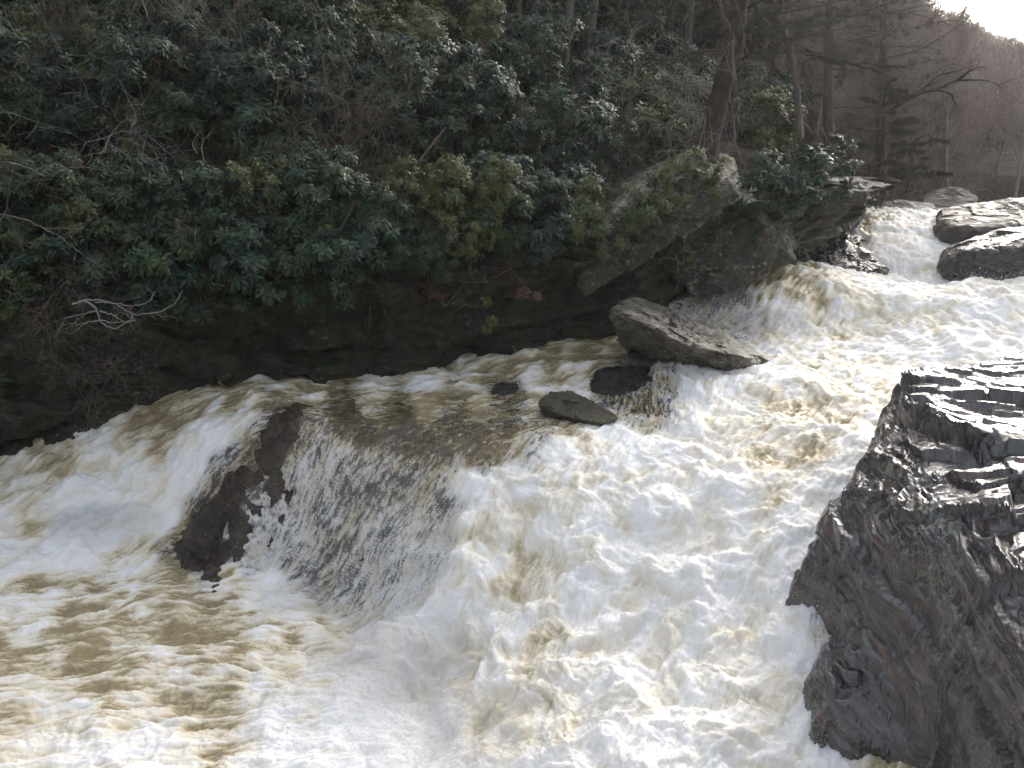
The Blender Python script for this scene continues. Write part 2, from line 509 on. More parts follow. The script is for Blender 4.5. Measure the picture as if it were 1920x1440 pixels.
sA, sB, sC = sA * (1 - .65 * wild), sB * (1 - .6 * wild), sC * (1 - .45 * wild)
nBs = nB / nB.std()
nAs = nA / nA.std()
calm = 1 - sstep(.35, .65, AM)
mixn = (0.14 * nBs + 0.05 * nAs + 0.045 * sA + 0.08 * sB + 0.08 * sC) + calm * (0.055 * np.clip(rid, -1, 2) + 0.045 * np.clip(rid2, -1, 2))
foam = np.clip(FO * .85 + .08 * sstep(.4, .7, AM) + mixn * (0.75 + 0.5 * (1 - np.abs(2 * np.clip(FO, 0, 1) - 1))), 0, 1.15)
foam_t = np.clip((foam - .06) / .90, 0, 1)
lo_ = .24 * sstep(.45, .8, AM)                # white water never clears to plain brown
foam_t = lo_ + (1 - lo_) * foam_t
veil_k = VE * 1.15 - 0.50 + 0.36 * sV + 0.05 * sA + 0.16 * nBs
alpha = 1 - (.30 + .62 * sstep(-0.15, 0.65, veil_k)) * sstep(0.02, 0.30, VE)

amp = np.clip(AM, 0, 1.1)
disp = amp * (0.012 * n1_ + 0.07 * nAs + 0.12 * (bil_ - 0.4) + 0.016 * sA + 0.010 * sB + 0.006 * sC) \
    + calm * (0.014 * nAs + 0.008 * sA + 0.004 * sB + 0.004 * rid) * (1 - VE) + foam_t * (0.005 * sB + 0.003 * sC) + (1 - alpha) * -0.012 + VE * 0.006 * sV

Z3 = np.stack([X, Y, Z0], 1).reshape(NA, NR, 3)
gx = np.gradient(Z3, axis=0)
gy = np.gradient(Z3, axis=1)
nrm = np.cross(gx, gy)
nrm /= np.linalg.norm(nrm, axis=2)[..., None]
nrm = nrm.reshape(-1, 3)
nrm[nrm[:, 2] < 0] *= -1
nrm = nrm * 0.75 + np.array([0, 0, 0.25])
WV = wpos + nrm * disp[:, None]
w_me = make_mesh("river_water", WV, grid_faces(NA, NR)[:, ::-1], True, {"foam": foam_t, "alpha": alpha, "calm": calm})

m = Mat("river_water")
fo = m.attr("foam")
al = m.attr("alpha")
pos = m.geo()
fine = m.noise(pos, 26, 5, .65)
fine2 = m.noise(pos, 75, 3, .6)
f2 = m.math('ADD', fo, m.math('MULTIPLY', m.math('SUBTRACT', fine, .5), .40), True)
f3 = m.math('ADD', f2, m.math('MULTIPLY', m.math('SUBTRACT', fine2, .5), .26), True)
col = m.ramp(f3, [(0.0, (.29, .235, .135)), (.22, (.44, .365, .225)), (.45, (.69, .615, .465)), (.7, (.82, .775, .675)), (1.0, (.90, .895, .88))])
rough = m.n("MapRange", i_Value=f3, i_1=.1, i_2=.6, i_3=.10, i_4=.8).outputs[0]
h = m.math('ADD', m.math('MULTIPLY', fine, .6), m.math('MULTIPLY', fine2, .25))
m.set(Base_Color=col, Roughness=rough, IOR=1.33, Subsurface_Weight=m.math('MULTIPLY', f3, .6), Specular_IOR_Level=m.n('MapRange', i_Value=f3, i_1=.2, i_2=.7, i_3=.5, i_4=.12).outputs[0], Subsurface_Radius=(1.0, .9, .75), Subsurface_Scale=.09, Normal=m.bump(h, .5, .022))
tr = m.n("BsdfTransparent")
mx = m.n("MixShader", i_0=al)
m.l(tr.outputs[0], mx.inputs[1])
m.l(m.b.outputs[0], mx.inputs[2])
m.l(mx.outputs[0], m.out.inputs[0])
water = tag(link("river_water", w_me, m.m), kind="structure")

# ------------------------------------------------------------------ spray: flung drops above the wildest water
ppx, ppy = project(WV)
inview = (ppx > -150) & (ppx < 2070) & (ppy > 350) & (ppy < 1560)
score = np.clip(amp - .25, 0, 1) * np.clip(foam_t - .45, 0, 1) * (0.15 + sstep(0.3, 1.6, nBs + .5 * sA)) * inview * (R_.ravel() ** -0.2)
extra = np.zeros(len(score))
for ex, ey, rr, kk in [(760, 1270, 130, 2.2), (620, 1300, 150, 1.0), (880, 1390, 110, 1.6), (560, 1120, 80, .8), (1700, 505, 50, 1.2), (1860, 545, 60, 1.2), (1500, 1150, 60, 1), (240, 1000, 90, .8),
                       (870, 860, 60, .8), (1000, 820, 60, .6), (240, 790, 30, .8), (1390, 590, 60, 1.2), (1600, 1370, 60, 1)]:
    extra += kk * np.exp(-((ppx - ex) ** 2 + (ppy - ey) ** 2) / (2 * rr * rr))
score = score * (1 + extra) + 0.05 * extra * inview
prob = score / score.sum()
ND = 190000
pick = rng.choice(len(prob), ND, p=prob)
base = WV[pick]
hgt = rng.exponential(1.0, ND) * (0.022 + 0.045 * np.clip(extra[pick], 0, 2))
ctr = base + nrm[pick] * hgt[:, None] + rng.normal(size=(ND, 3)) * 0.03
siz = (0.0010 + 0.0022 * rng.random(ND) ** 4) * (np.linalg.norm(ctr - [0, 0, CAMZ], axis=1) / 9.0) ** .7
octv = np.array([[1, 0, 0], [-1, 0, 0], [0, 1, 0], [0, -1, 0], [0, 0, 1.3], [0, 0, -1.3]])
octf = np.array([[0, 2, 4], [2, 1, 4], [1, 3, 4], [3, 0, 4], [2, 0, 5], [1, 2, 5], [3, 1, 5], [0, 3, 5]])
stre = 1 + rng.random((ND, 1, 1)) * np.array([0.3, .3, 1.5])
sv = (ctr[:, None] + octv[None] * siz[:, None, None] * stre).reshape(-1, 3)
sf = (octf[None] + 6 * np.arange(ND)[:, None, None]).reshape(-1, 3)
m = Mat("spray")
m.set(Base_Color=(.9, .9, .9), Roughness=.6, Specular_IOR_Level=.1)
t = m.n("BsdfTranslucent")
t.inputs[0].default_value = (.95, .95, .95, 1)
x = m.n("MixShader", i_0=.55)
m.l(m.b.outputs[0], x.inputs[1])
m.l(t.outputs[0], x.inputs[2])
m.l(x.outputs[0], m.out.inputs[0])
tag(link("spray", make_mesh("spray", sv, sf), m.m), "white spray flung up from the breaking foam", None, None, "stuff")

# ------------------------------------------------------------------ mist hanging where the falls land
mv, mf, mo = [], [], 0
bm = bmesh.new()
bmesh.ops.create_icosphere(bm, subdivisions=4, radius=1)
iv = np.array([v.co[:] for v in bm.verts])
if_ = np.array([[v.index for v in f.verts] for f in bm.faces])
bm.free()
for px, py, up, rad in [(745, 1275, .30, (1.05, .60, .55)), (560, 1150, .15, (.55, .35, .30)), (900, 1410, .25, (.7, .5, .45)), (1690, 500, .25, (.8, .6, .55)), (1450, 615, .15, (1.2, .4, .35)), (200, 1000, .15, (1.0, .4, .35))]:
    c = P(px, py, y=wy(px, py))
    v = iv * np.array(rad)
    v = v * (1 + .22 * fbm(v + c, 1.6, 3, 140))[:, None] + c + [0, 0, up]
    mv.append(v)
    mf.append(if_ + mo)
    mo += len(v)
m = Mat("mist")
m.t.nodes.remove(m.b)
v = m.n("VolumePrincipled")
v.inputs["Color"].default_value = (.97, .97, .97, 1)
v.inputs["Density"].default_value = .45
v.inputs["Anisotropy"].default_value = .2
m.l(v.outputs[0], m.out.inputs["Volume"])
tag(link("mist", make_mesh("mist", np.concatenate(mv), np.concatenate(mf)), m.m), "thin white mist hanging where the falls land", None, None, "stuff")

# ================================================================== GROUND
BANK = np.array([(-40, 9.5), (-26, 11.5), (-14, 13.0), (-8.6, 14.0), (-6.4, 14.4), (-4.2, 14.9), (-2.4, 15.3), (-.5, 15.9), (.6, 16.5), (2.0, 17.2), (3.8, 18.2), (5.8, 19.0), (7.4, 20.2),
                 (9.3, 23.4), (10.6, 27), (13, 31), (18, 34), (28, 37), (60, 42), (140, 48)], float)


def bank_sd(xy, line=BANK):
    """signed distance to the waterline, positive inland"""
    best = np.full(len(xy), 1e9)
    sgn = np.ones(len(xy))
    for a, b in zip(line[:-1], line[1:]):
        d = b - a
        t = np.clip(((xy - a) @ d) / (d @ d), 0, 1)
        v = xy - (a + t[:, None] * d)
        r2 = (v ** 2).sum(1)
        s = np.sign(d[0] * v[:, 1] - d[1] * v[:, 0])
        k = r2 < best
        best[k] = r2[k]
        sgn[k] = s[k]
    return np.sqrt(best) * sgn


def ground_z(xy):
    xy = np.asarray(xy, float)
    s = bank_sd(xy)
    a = np.degrees(np.arctan2(xy[:, 0], np.maximum(xy[:, 1], .1)))
    r = np.hypot(xy[:, 0], xy[:, 1])
    top = np.interp(xy[:, 0], [-10, 0, 4, 8, 10, 14, 20], [4.0, 4.4, 4.6, 5.2, 4.9, 4.9, 4.8])
    slope = np.interp(a, [-40, -15, -5, 2, 12, 20, 24, 30, 40], [.95, .85, .68, .42, .37, .30, .22, .15, .12])
    z = top + slope * np.clip(s - .8, 0, 200) * (1 - np.clip(s, 0, 200) / 420)
    cap = np.interp(a, [12, 18, 22, 24, 28, 31, 60], [60, 34, 18, 11.5, 9.2, 8.2, 8]) * np.clip(r / 95, .62, 1.1)
    cap = np.maximum(cap, 5.6)
    z = np.minimum(z, cap + .04 * (z - cap))
    bed = np.clip(-0.4 + 0.18 * (xy[:, 1] - 14), -1.0, 3.6)
    k = sstep(.9, 2.2, s)
    zl = bed * (1 - k) + z * k
    # the right-hand bank, under and behind the photographer
    q = np.maximum.reduce([xy[:, 0] - np.interp(xy[:, 1], [-40, 3, 8, 14, 20, 30], [6, 6, 8, 13, 16, 24]), (1.5 - xy[:, 1]) * .8, np.full(len(xy), -4.0)])
    kr = sstep(-1.2, 1.5, q) * (s < -2)
    zr = 3.2 + .30 * np.clip(q, 0, 60)
    n3 = np.c_[xy, np.zeros(len(xy))]
    return zl * (1 - kr) + zr * kr + 0.25 * fbm(n3, .35, 3, 21) * (k + kr)


def unit_(v):
    return v / (np.linalg.norm(v, axis=-1, keepdims=True) + 1e-9)


def gaxis(lo, hi, fine0, fine1, d, D):
    out = [fine0]
    while out[-1] < fine1:
        out.append(out[-1] + d)
    st = d
    while out[-1] < hi:
        st = min(st * 1.12, D)
        out.append(out[-1] + st)
    st = d
    while out[0] > lo:
        st = min(st * 1.12, D)
        out.insert(0, out[0] - st)
    return np.array(out)


gxs = gaxis(-160, 300, -14, 24, .3, 8)
gys = gaxis(-120, 420, 12, 40, .3, 8)
GX, GY = np.meshgrid(gxs, gys, indexing='ij')
gxy = np.c_[GX.ravel(), GY.ravel()]
gv = np.c_[gxy, ground_z(gxy)]
m = Mat("leaf_litter")
p = m.geo()
c = m.ramp(m.noise(p, 6, 6, .7), [(.3, (.030, .023, .016)), (.5, (.085, .062, .044)), (.62, (.14, .105, .075)), (.75, (.06, .06, .03))])
m.set(Base_Color=c, Roughness=.95, Normal=m.bump(m.noise(p, 22, 5, .7), 1.0, .08))
tag(link("ground", make_mesh("ground", gv, grid_faces(len(gxs), len(gys))), m.m), kind="structure")

# ================================================================== ROCK MATERIALS


def rock_mat(name, dark, mid, light, lichen=None, lichen_amt=.5, moss=None, moss_amt=.5, rough=(.35, .8), scale=1.0, strata=(0, 0, 0), wet_spec=.5, bump=.06, blackwet=None, coat=0.0):
    m = Mat(name)
    p = m.geo()
    q = m.mapping(p, (1, 1, 5), strata)
    n1 = m.noise(p, 2.2 * scale, 8, .65, .4)
    n2 = m.noise(q, 5 * scale, 6, .7, .8)
    n3 = m.noise(p, 38 * scale, 5, .7)
    f = m.math('ADD', m.math('MULTIPLY', n1, .55), m.math('ADD', m.math('MULTIPLY', n2, .35), m.math('MULTIPLY', n3, .25)))
    col = m.ramp(f, [(.40, dark), (.56, mid), (.70, light)])
    if lichen:
        v = m.noise(p, 9 * scale, 7, .75, .3)
        mask = m.ramp(v, [(.62 - lichen_amt * .14, 0.0), (.66 - lichen_amt * .14, 1.0)])
        mask = m.math('MULTIPLY', mask, m.ramp(m.noise(p, 1.3 * scale, 3), [(.42, 0.0), (.58, 1.0)]))
        col = m.mix(mask, col, lichen)
    if moss:
        mk = m.math('MULTIPLY', m.ramp(m.noise(p, 1.7 * scale, 6, .7), [(.62 - moss_amt * .2, 0.0), (.72 - moss_amt * .2, 1.0)]),
                    m.ramp(m.noise(p, 30, 3, .6), [(.3, .3), (.6, 1.0)]))
        col = m.mix(mk, col, moss)
    rg = m.n("MapRange", i_Value=m.noise(p, 4 * scale, 5, .65), i_1=.35, i_2=.65, i_3=rough[0], i_4=rough[1]).outputs[0]
    hh = m.math('ADD', m.math('MULTIPLY', n1, .6), m.math('ADD', m.math('MULTIPLY', n2, .6), m.math('MULTIPLY', n3, .22)))
    m.set(Base_Color=col, Roughness=rg, Normal=m.bump(hh, .8, bump), Specular_IOR_Level=wet_spec)
    if coat:
        m.set(Coat_Weight=coat, Coat_Roughness=.12)
    return m.m


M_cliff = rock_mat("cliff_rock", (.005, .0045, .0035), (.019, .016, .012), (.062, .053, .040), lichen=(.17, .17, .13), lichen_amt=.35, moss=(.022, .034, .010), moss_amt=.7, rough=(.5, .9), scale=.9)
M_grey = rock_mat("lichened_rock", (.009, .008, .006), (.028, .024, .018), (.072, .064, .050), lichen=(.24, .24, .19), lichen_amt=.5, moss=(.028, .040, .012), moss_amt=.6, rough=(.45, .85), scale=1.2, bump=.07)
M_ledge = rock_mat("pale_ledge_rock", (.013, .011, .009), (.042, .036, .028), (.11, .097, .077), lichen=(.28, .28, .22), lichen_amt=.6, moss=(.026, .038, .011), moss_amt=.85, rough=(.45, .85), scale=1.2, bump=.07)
M_slab = rock_mat("slab_rock", (.022, .019, .015), (.070, .061, .049), (.17, .152, .127), lichen=(.30, .31, .22), lichen_amt=.6, rough=(.22, .65), scale=1.6, strata=(0, .35, 0), bump=.05)
M_dark = rock_mat("wet_dark_rock", (.008, .008, .008), (.024, .023, .022), (.055, .051, .047), rough=(.10, .38), scale=1.6, wet_spec=.6, bump=.04, strata=(0, .3, 0))
M_brown = rock_mat("wet_brown_rock", (.010, .008, .006), (.036, .027, .019), (.10, .072, .048), rough=(.10, .42), scale=1.7, wet_spec=.55, bump=.06, strata=(.5, .5, 0))
M_moss = rock_mat("mossy_rock", (.016, .014, .010), (.042, .036, .022), (.085, .07, .042), moss=(.05, .055, .016), moss_amt=.6, rough=(.35, .75), scale=2.0, bump=.04)
M_far = rock_mat("far_grey_rock", (.03, .026, .022), (.085, .074, .062), (.17, .152, .13), moss=(.05, .05, .02), moss_amt=.25, rough=(.42, .85), scale=.8, strata=(0, .2, 0), bump=.09)

# ================================================================== CLIFF along the left bank


def resample(line, step):
    seg = np.linalg.norm(np.diff(line, axis=0), axis=1)
    t = np.r_[0, np.cumsum(seg)]
    q = np.arange(0, t[-1], step)
    return np.c_[np.interp(q, t, line[:, 0]), np.interp(q, t, line[:, 1])]


cl = resample(BANK[1:16], .05)
for _ in range(40):
    cl[1:-1] = (cl[:-2] + 2 * cl[1:-1] + cl[2:]) / 4
tang = np.gradient(cl, axis=0)
tang /= np.linalg.norm(tang, axis=1)[:, None]
inl = np.c_[-tang[:, 1], tang[:, 0]]
wl = np.clip(wz(cl), 0, 4.3)
NU, NV = len(cl), 130
vv = np.linspace(0, 1, NV)
# profile: (offset inland, height above water) along v
pv = [0, .1, .25, .42, .6, .72, .85, 1.0]
po = [.10, .35, .55, .38, -.10, -.22, .25, 2.4]
topz = np.interp(cl[:, 0], [-24, -10, 0, 3, 6, 8, 10, 14], [3.9, 4.0, 4.5, 4.8, 5.2, 5.3, 5.1, 5.0]) + .25
off = np.interp(vv, pv, po)
hv = np.interp(vv, pv, [-.35, .0, .22, .48, .74, .90, 1.0, 1.12])
for _ in range(5):
    off[1:-1] = (off[:-2] + 2 * off[1:-1] + off[2:]) / 4
cz = wl[:, None] - .3 + (topz - wl)[:, None] * hv[None]
cpos_ = np.stack([cl[:, None, 0] + inl[:, None, 0] * off[None], cl[:, None, 1] + inl[:, None, 1] * off[None], cz], -1).reshape(-1, 3)
sc = cpos_ * np.array([.6, .6, 2.6]) + np.c_[np.zeros(len(cpos_)), np.zeros(len(cpos_)), -.5 * cpos_[:, 0] * .5]
dd = .30 * fbm(cpos_, .55, 4, 31) + .09 * fbm(sc, .7, 4, 32, .6, True) + .06 * fbm(cpos_, 3.0, 4, 33)
dd = dd + facets(cpos_ + .15 * np.stack([fbm(cpos_, 1.5, 3, 35), fbm(cpos_, 1.5, 3, 36), fbm(cpos_, 1.5, 3, 37)], 1), (.9, .9, 2.0), 8, .4, .9) + .6 * facets(cpos_, (2.6, 2.6, 5.0), 9, .4, .9)
dn = np.c_[np.repeat(-inl, NV, 0), np.full(NU * NV, .15)]
cpos_ = cpos_ + dn * dd[:, None]
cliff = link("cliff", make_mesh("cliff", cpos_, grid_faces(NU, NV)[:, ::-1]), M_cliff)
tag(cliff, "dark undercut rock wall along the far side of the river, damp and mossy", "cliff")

# ================================================================== BOULDERS
_ico = bmesh.new()
bmesh.ops.create_icosphere(_ico, subdivisions=7, radius=1)
ICO_V = np.array([v.co[:] for v in _ico.verts])
ICO_F = np.array([[v.index for v in f.verts] for f in _ico.faces])
_ico.free()


def hull_planes(pts):
    bm = bmesh.new()
    for q in pts:
        bm.verts.new(q)
    bmesh.ops.convex_hull(bm, input=bm.verts)
    pl = []
    for f in bm.faces:
        f.normal_update()
        pl.append((np.array(f.normal), np.array(f.verts[0].co)))
    bm.free()
    c = np.mean(pts, 0)
    out = []
    for n_, q in pl:
        d = float(n_ @ (q - c))
        if d < 0:
            n_, d = -n_, -d
        if d > 1e-4:
            out.append((n_, d))
    return c, np.array([o[0] for o in out]), np.array([o[1] for o in out])


def boulder(name, label, cat, pts, mat, sharp=22, amp=.06, nscale=1.4, strata=None, seed=0, group=None, fine=.012, chip=1.0):
    pts = np.array(pts, float)
    c, N_, D_ = hull_planes(pts)
    size = np.ptp(pts, axis=0)
    dirs = ICO_V * size
    dirs /= np.linalg.norm(dirs, axis=1)[:, None]
    dot = np.maximum(dirs @ N_.T, 0) / D_[None]
    r = (dot ** sharp).sum(1) ** (-1.0 / sharp)
    v = c + dirs * r[:, None]
    nn = dirs
    q = v.copy()
    if strata is not None:
        q = v @ np.array(strata).T
    wv_ = v + .10 * np.stack([fbm(v, 2.5, 3, seed + 20), fbm(v, 2.5, 3, seed + 21), fbm(v, 2.5, 3, seed + 22)], 1)
    fc = facets(wv_, np.array([1.6, 1.6, 3.4]) * nscale / 1.3, seed, .28, .8) + .5 * facets(wv_, np.array([4.5, 4.5, 8.0]) * nscale / 1.3, seed + 3, .35, .8)
    d = chip * min(1.0, amp / .06) * fc + .6 * amp * (fbm(v, nscale, 4, seed) * .8 + .55 * fbm(q, nscale * 1.1, 4, seed + 5, .55, True) - .2) + fine * fbm(v, nscale * 8, 3, seed + 9)
    v = v + nn * d[:, None]
    o = link(name, make_mesh(name, v, ICO_F), mat)
    return tag(o, label, cat, group)


def both(front, dy, dz=0.0, dx=0.0):
    f = [np.array(q) for q in front]
    return f + [q + np.array([dx, dy, dz]) for q in f]


STR2 = [[1, 0, .2], [0, 1, .1], [-.9, .2, 2.0]]
STR = [[1, 0, .3], [0, 1, .0], [-1.2, 0, 4]]
# leaning slab in mid river
slab = [P(1146, 582, y=15.0), P(1164, 561, y=15.5), P(1196, 559, y=15.9), P(1300, 606, y=15.7), P(1345, 617, y=15.5), P(1436, 672, y=14.9), P(1434, 684, y=14.75),
        P(1162, 588, y=14.4), P(1190, 600, y=14.1), P(1222, 615, y=13.95), P(1252, 632, y=13.9), P(1292, 650, y=13.9), P(1335, 657, y=14.0), P(1390, 667, y=14.25),
        P(1146, 606, y=15.1), P(1163, 640, y=15.25), P(1192, 660, y=15.2), P(1242, 676, y=15.05), P(1305, 691, y=14.85), P(1367, 701, y=14.65), P(1417, 701, y=14.6),
        P(1215, 566, y=16.5), P(1345, 618, y=16.2), P(1432, 670, y=15.6), P(1300, 700, y=15.8), P(1180, 655, y=16.0)]
boulder("boulder", "long grey lichened slab leaning out of the water in mid river", "boulder", slab, M_slab, 60, .065, 2.0, STR2, 41, None, .014)
UP = np.array([0, 0, .07])
boulder("boulder", "low brown mossy rock poking from the shallow rapids below the leaning slab", "boulder",
        [P(1006, 760, y=13.35) + UP, P(1030, 741, y=13.6) + UP, P(1075, 744, y=13.6) + UP, P(1110, 762, y=13.3) + UP, P(1162, 792, y=12.75) + UP, P(1120, 802, y=12.6) + UP, P(1060, 788, y=12.8) + UP, P(1010, 770, y=13.2) + UP,
         P(1050, 745, y=14.1), P(1140, 775, y=13.6), P(1020, 800, y=13.4), P(1130, 815, y=13.0), P(1060, 810, y=13.1)], M_moss, 30, .035, 2.4, STR2, 43)
boulder("boulder", "black wet hump under a thin sheet of water beside the leaning slab", "boulder",
        [q + UP for q in (P(1098, 712, y=14.6), P(1130, 694, y=14.9), P(1230, 694, y=14.7), P(1285, 715, y=14.2), P(1290, 745, y=13.7), P(1230, 765, y=13.5), P(1180, 762, y=13.6), P(1130, 750, y=13.9), P(1100, 735, y=14.2),
         P(1180, 700, y=15.4), P(1190, 800, y=14.2))], M_dark, 9, .035, 3.0, STR2, 44)
boulder("boulder", "small dark rounded hump just breaking the water near the rock wall", "boulder",
        [q + UP * .6 for q in (P(915, 738, y=14.5), P(935, 722, y=14.8), P(970, 722, y=14.8), P(984, 740, y=14.5), P(950, 748, y=14.3), P(950, 730, y=15.2), P(950, 765, y=14.8))], M_dark, 8, .02, 3.5, STR2, 45)
boulder("boulder", "small dark lump jammed under the upper end of the leaning slab", "boulder",
        [P(1168, 665, y=15.0), P(1190, 650, y=15.3), P(1260, 665, y=15.2), P(1320, 695, y=14.9), P(1250, 700, y=14.8), P(1180, 684, y=14.9), P(1220, 680, y=15.7), P(1220, 715, y=15.2)], M_dark, 10, .03, 3, STR, 46)
# overhanging ledges of the left bank
boulder("rock_ledge", "pale lichened ledge jutting from the bank above the leaning slab", "rock ledge",
        both([P(1076, 548, y=16.1), P(1092, 566, y=16.1), P(1150, 530, y=16.3), P(1215, 488, y=16.6), P(1384, 378, y=17.3), P(1378, 345, y=17.6), P(1290, 325, y=17.4), P(1160, 385, y=16.9), P(1084, 450, y=16.3)], 2.6, .5, .6),
        M_ledge, 40, .11, 1.0, STR2, 51, chip=.5)
boulder("rock_ledge", "dark stained block of the bank hanging low over the breaking wave", "rock ledge",
        both([P(1235, 500, y=17.9), P(1300, 556, y=17.5), P(1345, 552, y=17.4), P(1420, 525, y=17.6), P(1488, 488, y=18.1), P(1470, 415, y=18.6), P(1400, 380, y=18.0), P(1250, 420, y=17.9)], 2.6, .4, .8),
        M_grey, 40, .10, 1.2, STR2, 53, chip=.6)
boulder("rock_ledge", "streaked grey overhang at the mouth of the upper chute, bushes on top", "rock ledge",
        both([P(1456, 485, y=19.4), P(1500, 462, y=19.6), P(1560, 436, y=20.3), P(1606, 432, y=21.0), P(1622, 402, y=21.6), P(1600, 366, y=22.0), P(1520, 376, y=21.2), P(1470, 420, y=19.9)], 3.0, .3, 1.0),
        M_ledge, 18, .12, 1.3, [[1, 0, .3], [0, 1, .0], [2.5, 0, .6]], 55, chip=.35)
boulder("boulder", "low shiny black rock at the left foot of the upper chute", "boulder",
        [P(1528, 490, y=20.2), P(1545, 462, y=20.8), P(1585, 452, y=21.0), P(1650, 490, y=20.5), P(1668, 512, y=20.2), P(1600, 506, y=19.8), P(1540, 505, y=19.9), P(1600, 470, y=22), P(1600, 540, y=21)],
        M_dark, 14, .07, 1.8, STR, 57)
boulder("boulder", "dark block wedged behind the shiny rock under the streaked overhang", "boulder",
        both([P(1478, 500, y=20.0), P(1500, 470, y=20.4), P(1560, 445, y=21.2), P(1620, 440, y=21.8), P(1640, 470, y=21.6), P(1560, 505, y=20.4)], 2.2, -.1, .3), M_dark, 14, .09, 1.6, STR, 58)
# right-hand rocks of the upper chute
boulder("boulder", "great rounded grey rock shelf right of the upper chute, the taller of two", "boulder",
        [P(1738, 408, y=22.2), P(1760, 392, y=22.6), P(1900, 368, y=23.5), P(2060, 350, y=24), P(1745, 450, y=21.6), P(1780, 470, y=21.3), P(1860, 450, y=21.0), P(1950, 415, y=21.2), P(2100, 410, y=21),
         P(1800, 425, y=21.2), P(1760, 500, y=22), P(1780, 390, y=26), P(2000, 365, y=27), P(2100, 520, y=23)], M_far, 12, .12, .9, STR2, 61, chip=.3)
boulder("boulder", "wet ledge with a shining top, below the tall rock right of the chute", "boulder",
        [P(1750, 525, y=20.0), P(1760, 475, y=20.3), P(1800, 452, y=20.3), P(1830, 442, y=20.5), P(1920, 420, y=20.5), P(2080, 400, y=20.3), P(1815, 470, y=19.4), P(1880, 455, y=19.2), P(2080, 450, y=18.8),
         P(1815, 520, y=19.2), P(1900, 540, y=18.6), P(2080, 550, y=18.2), P(1790, 460, y=21.6), P(2000, 420, y=22), P(1900, 580, y=20)], M_dark, 14, .10, 1.1, STR2, 63, chip=.35)
# flat rocks upstream of the chute
boulder("boulder", "long low grey rock lying across the river above the chute", "boulder",
        [P(1642, 398, y=26), P(1650, 382, y=26.5), P(1680, 374, y=27), P(1760, 382, y=26.5), P(1770, 405, y=25.5), P(1700, 412, y=25), P(1650, 410, y=25.3), P(1700, 378, y=29), P(1700, 430, y=27)], M_far, 12, .10, 1.0, STR2, 65, chip=.3)
boulder("boulder", "humped grey boulder at the foot of the bare hillside", "boulder",
        [P(1722, 370, y=32), P(1760, 354, y=33), P(1800, 352, y=33), P(1838, 372, y=32), P(1830, 395, y=31), P(1730, 395, y=31), P(1780, 356, y=36), P(1780, 410, y=33)], M_far, 12, .12, .8, STR2, 67, chip=.3)
boulder("boulder", "small brown rock between the streaked overhang and the long low rock", "boulder",
        [P(1614, 392, y=25), P(1622, 374, y=25.6), P(1640, 374, y=25.6), P(1648, 396, y=25), P(1640, 420, y=24.8), P(1615, 420, y=24.8), P(1630, 380, y=27)], M_far, 12, .08, 1.2, STR, 69)

# ================================================================== ROCK DOME in the falls
npx, npy = 420, 300
gu, gvv = np.meshgrid(np.linspace(-6.2, 1.6, npx), np.linspace(9.4, 14.6, npy), indexing='ij')
dxy = np.c_[gu.ravel(), gvv.ravel()]
db = wz(dxy)
dp = np.c_[dxy, db]
qx, qy = project(dp)
expo = np.array([(545, 815, 1), (525, 835, 1), (510, 850, 1), (490, 870, 1), (470, 890, 1), (450, 910, 1), (430, 930, 1), (410, 950, 1), (390, 970, 1), (375, 990, 1), (360, 1010, 1), (345, 1035, .9), (440, 970, .9), (480, 925, .8), (410, 1010, .9), (400, 1035, .8), (515, 885, .8), (640, 990, .45), (610, 1050, .5),
                 (690, 900, .35), (650, 970, .45), (620, 1030, .5), (590, 1090, .45), (600, 1060, .45), (700, 870, .3),
                 (440, 850, -.4), (380, 920, -.7), (330, 980, -1), (310, 960, -1), (340, 930, -1), (560, 940, -.1), (540, 1020, -.1), (700, 1000, -.1), (740, 940, 0), (800, 920, .1), (680, 800, .45), (620, 790, .35), (760, 830, .4), (880, 830, .45), (850, 790, .35), (950, 805, .35), (750, 780, .35),
                 (560, 870, 0), (850, 960, -.3), (900, 900, -.6), (800, 1050, -.6), (700, 1120, -.3), (500, 1100, -.6), (300, 1060, -.5), (600, 1150, -.5), (250, 950, -1), (300, 850, -1), (450, 760, -.5), (700, 740, -.3), (1000, 800, -.2), (1000, 900, -1), (985, 1060, -1), (950, 1000, -1), (1000, 980, -1), (900, 1100, -1), (900, 750, -.2)])
ee = shepard(expo[:, :2], expo[:, 2:3], np.c_[qx, qy], 4, 12)[:, 0]
q3 = dp @ np.array([[1, -.4, 0], [.4, 1, 0], [1.5, .5, 3.0]]).T
dz_ = -.15 + .02 * sstep(.5, .9, ee) + .16 * np.clip(ee, -1, 1) + .9 * np.minimum(ee + .4, 0) + (.008 + .045 * sstep(.5, .9, ee)) * (fbm(dp, 1.6, 4, 71) + fbm(q3, 1.2, 4, 72, .55, True)) + .008 * fbm(dp, 9, 3, 73)
edge = np.minimum.reduce([dxy[:, 0] + 6.2, 1.6 - dxy[:, 0], dxy[:, 1] - 9.4, 14.6 - dxy[:, 1]])
dp[:, 2] += dz_ - .5 * (1 - sstep(0, .6, edge))
dome = link("boulder", make_mesh("dome", dp, grid_faces(npx, npy)), M_brown)
tag(dome, "broad brown rock dome in the falls with water streaming over its face", "boulder")

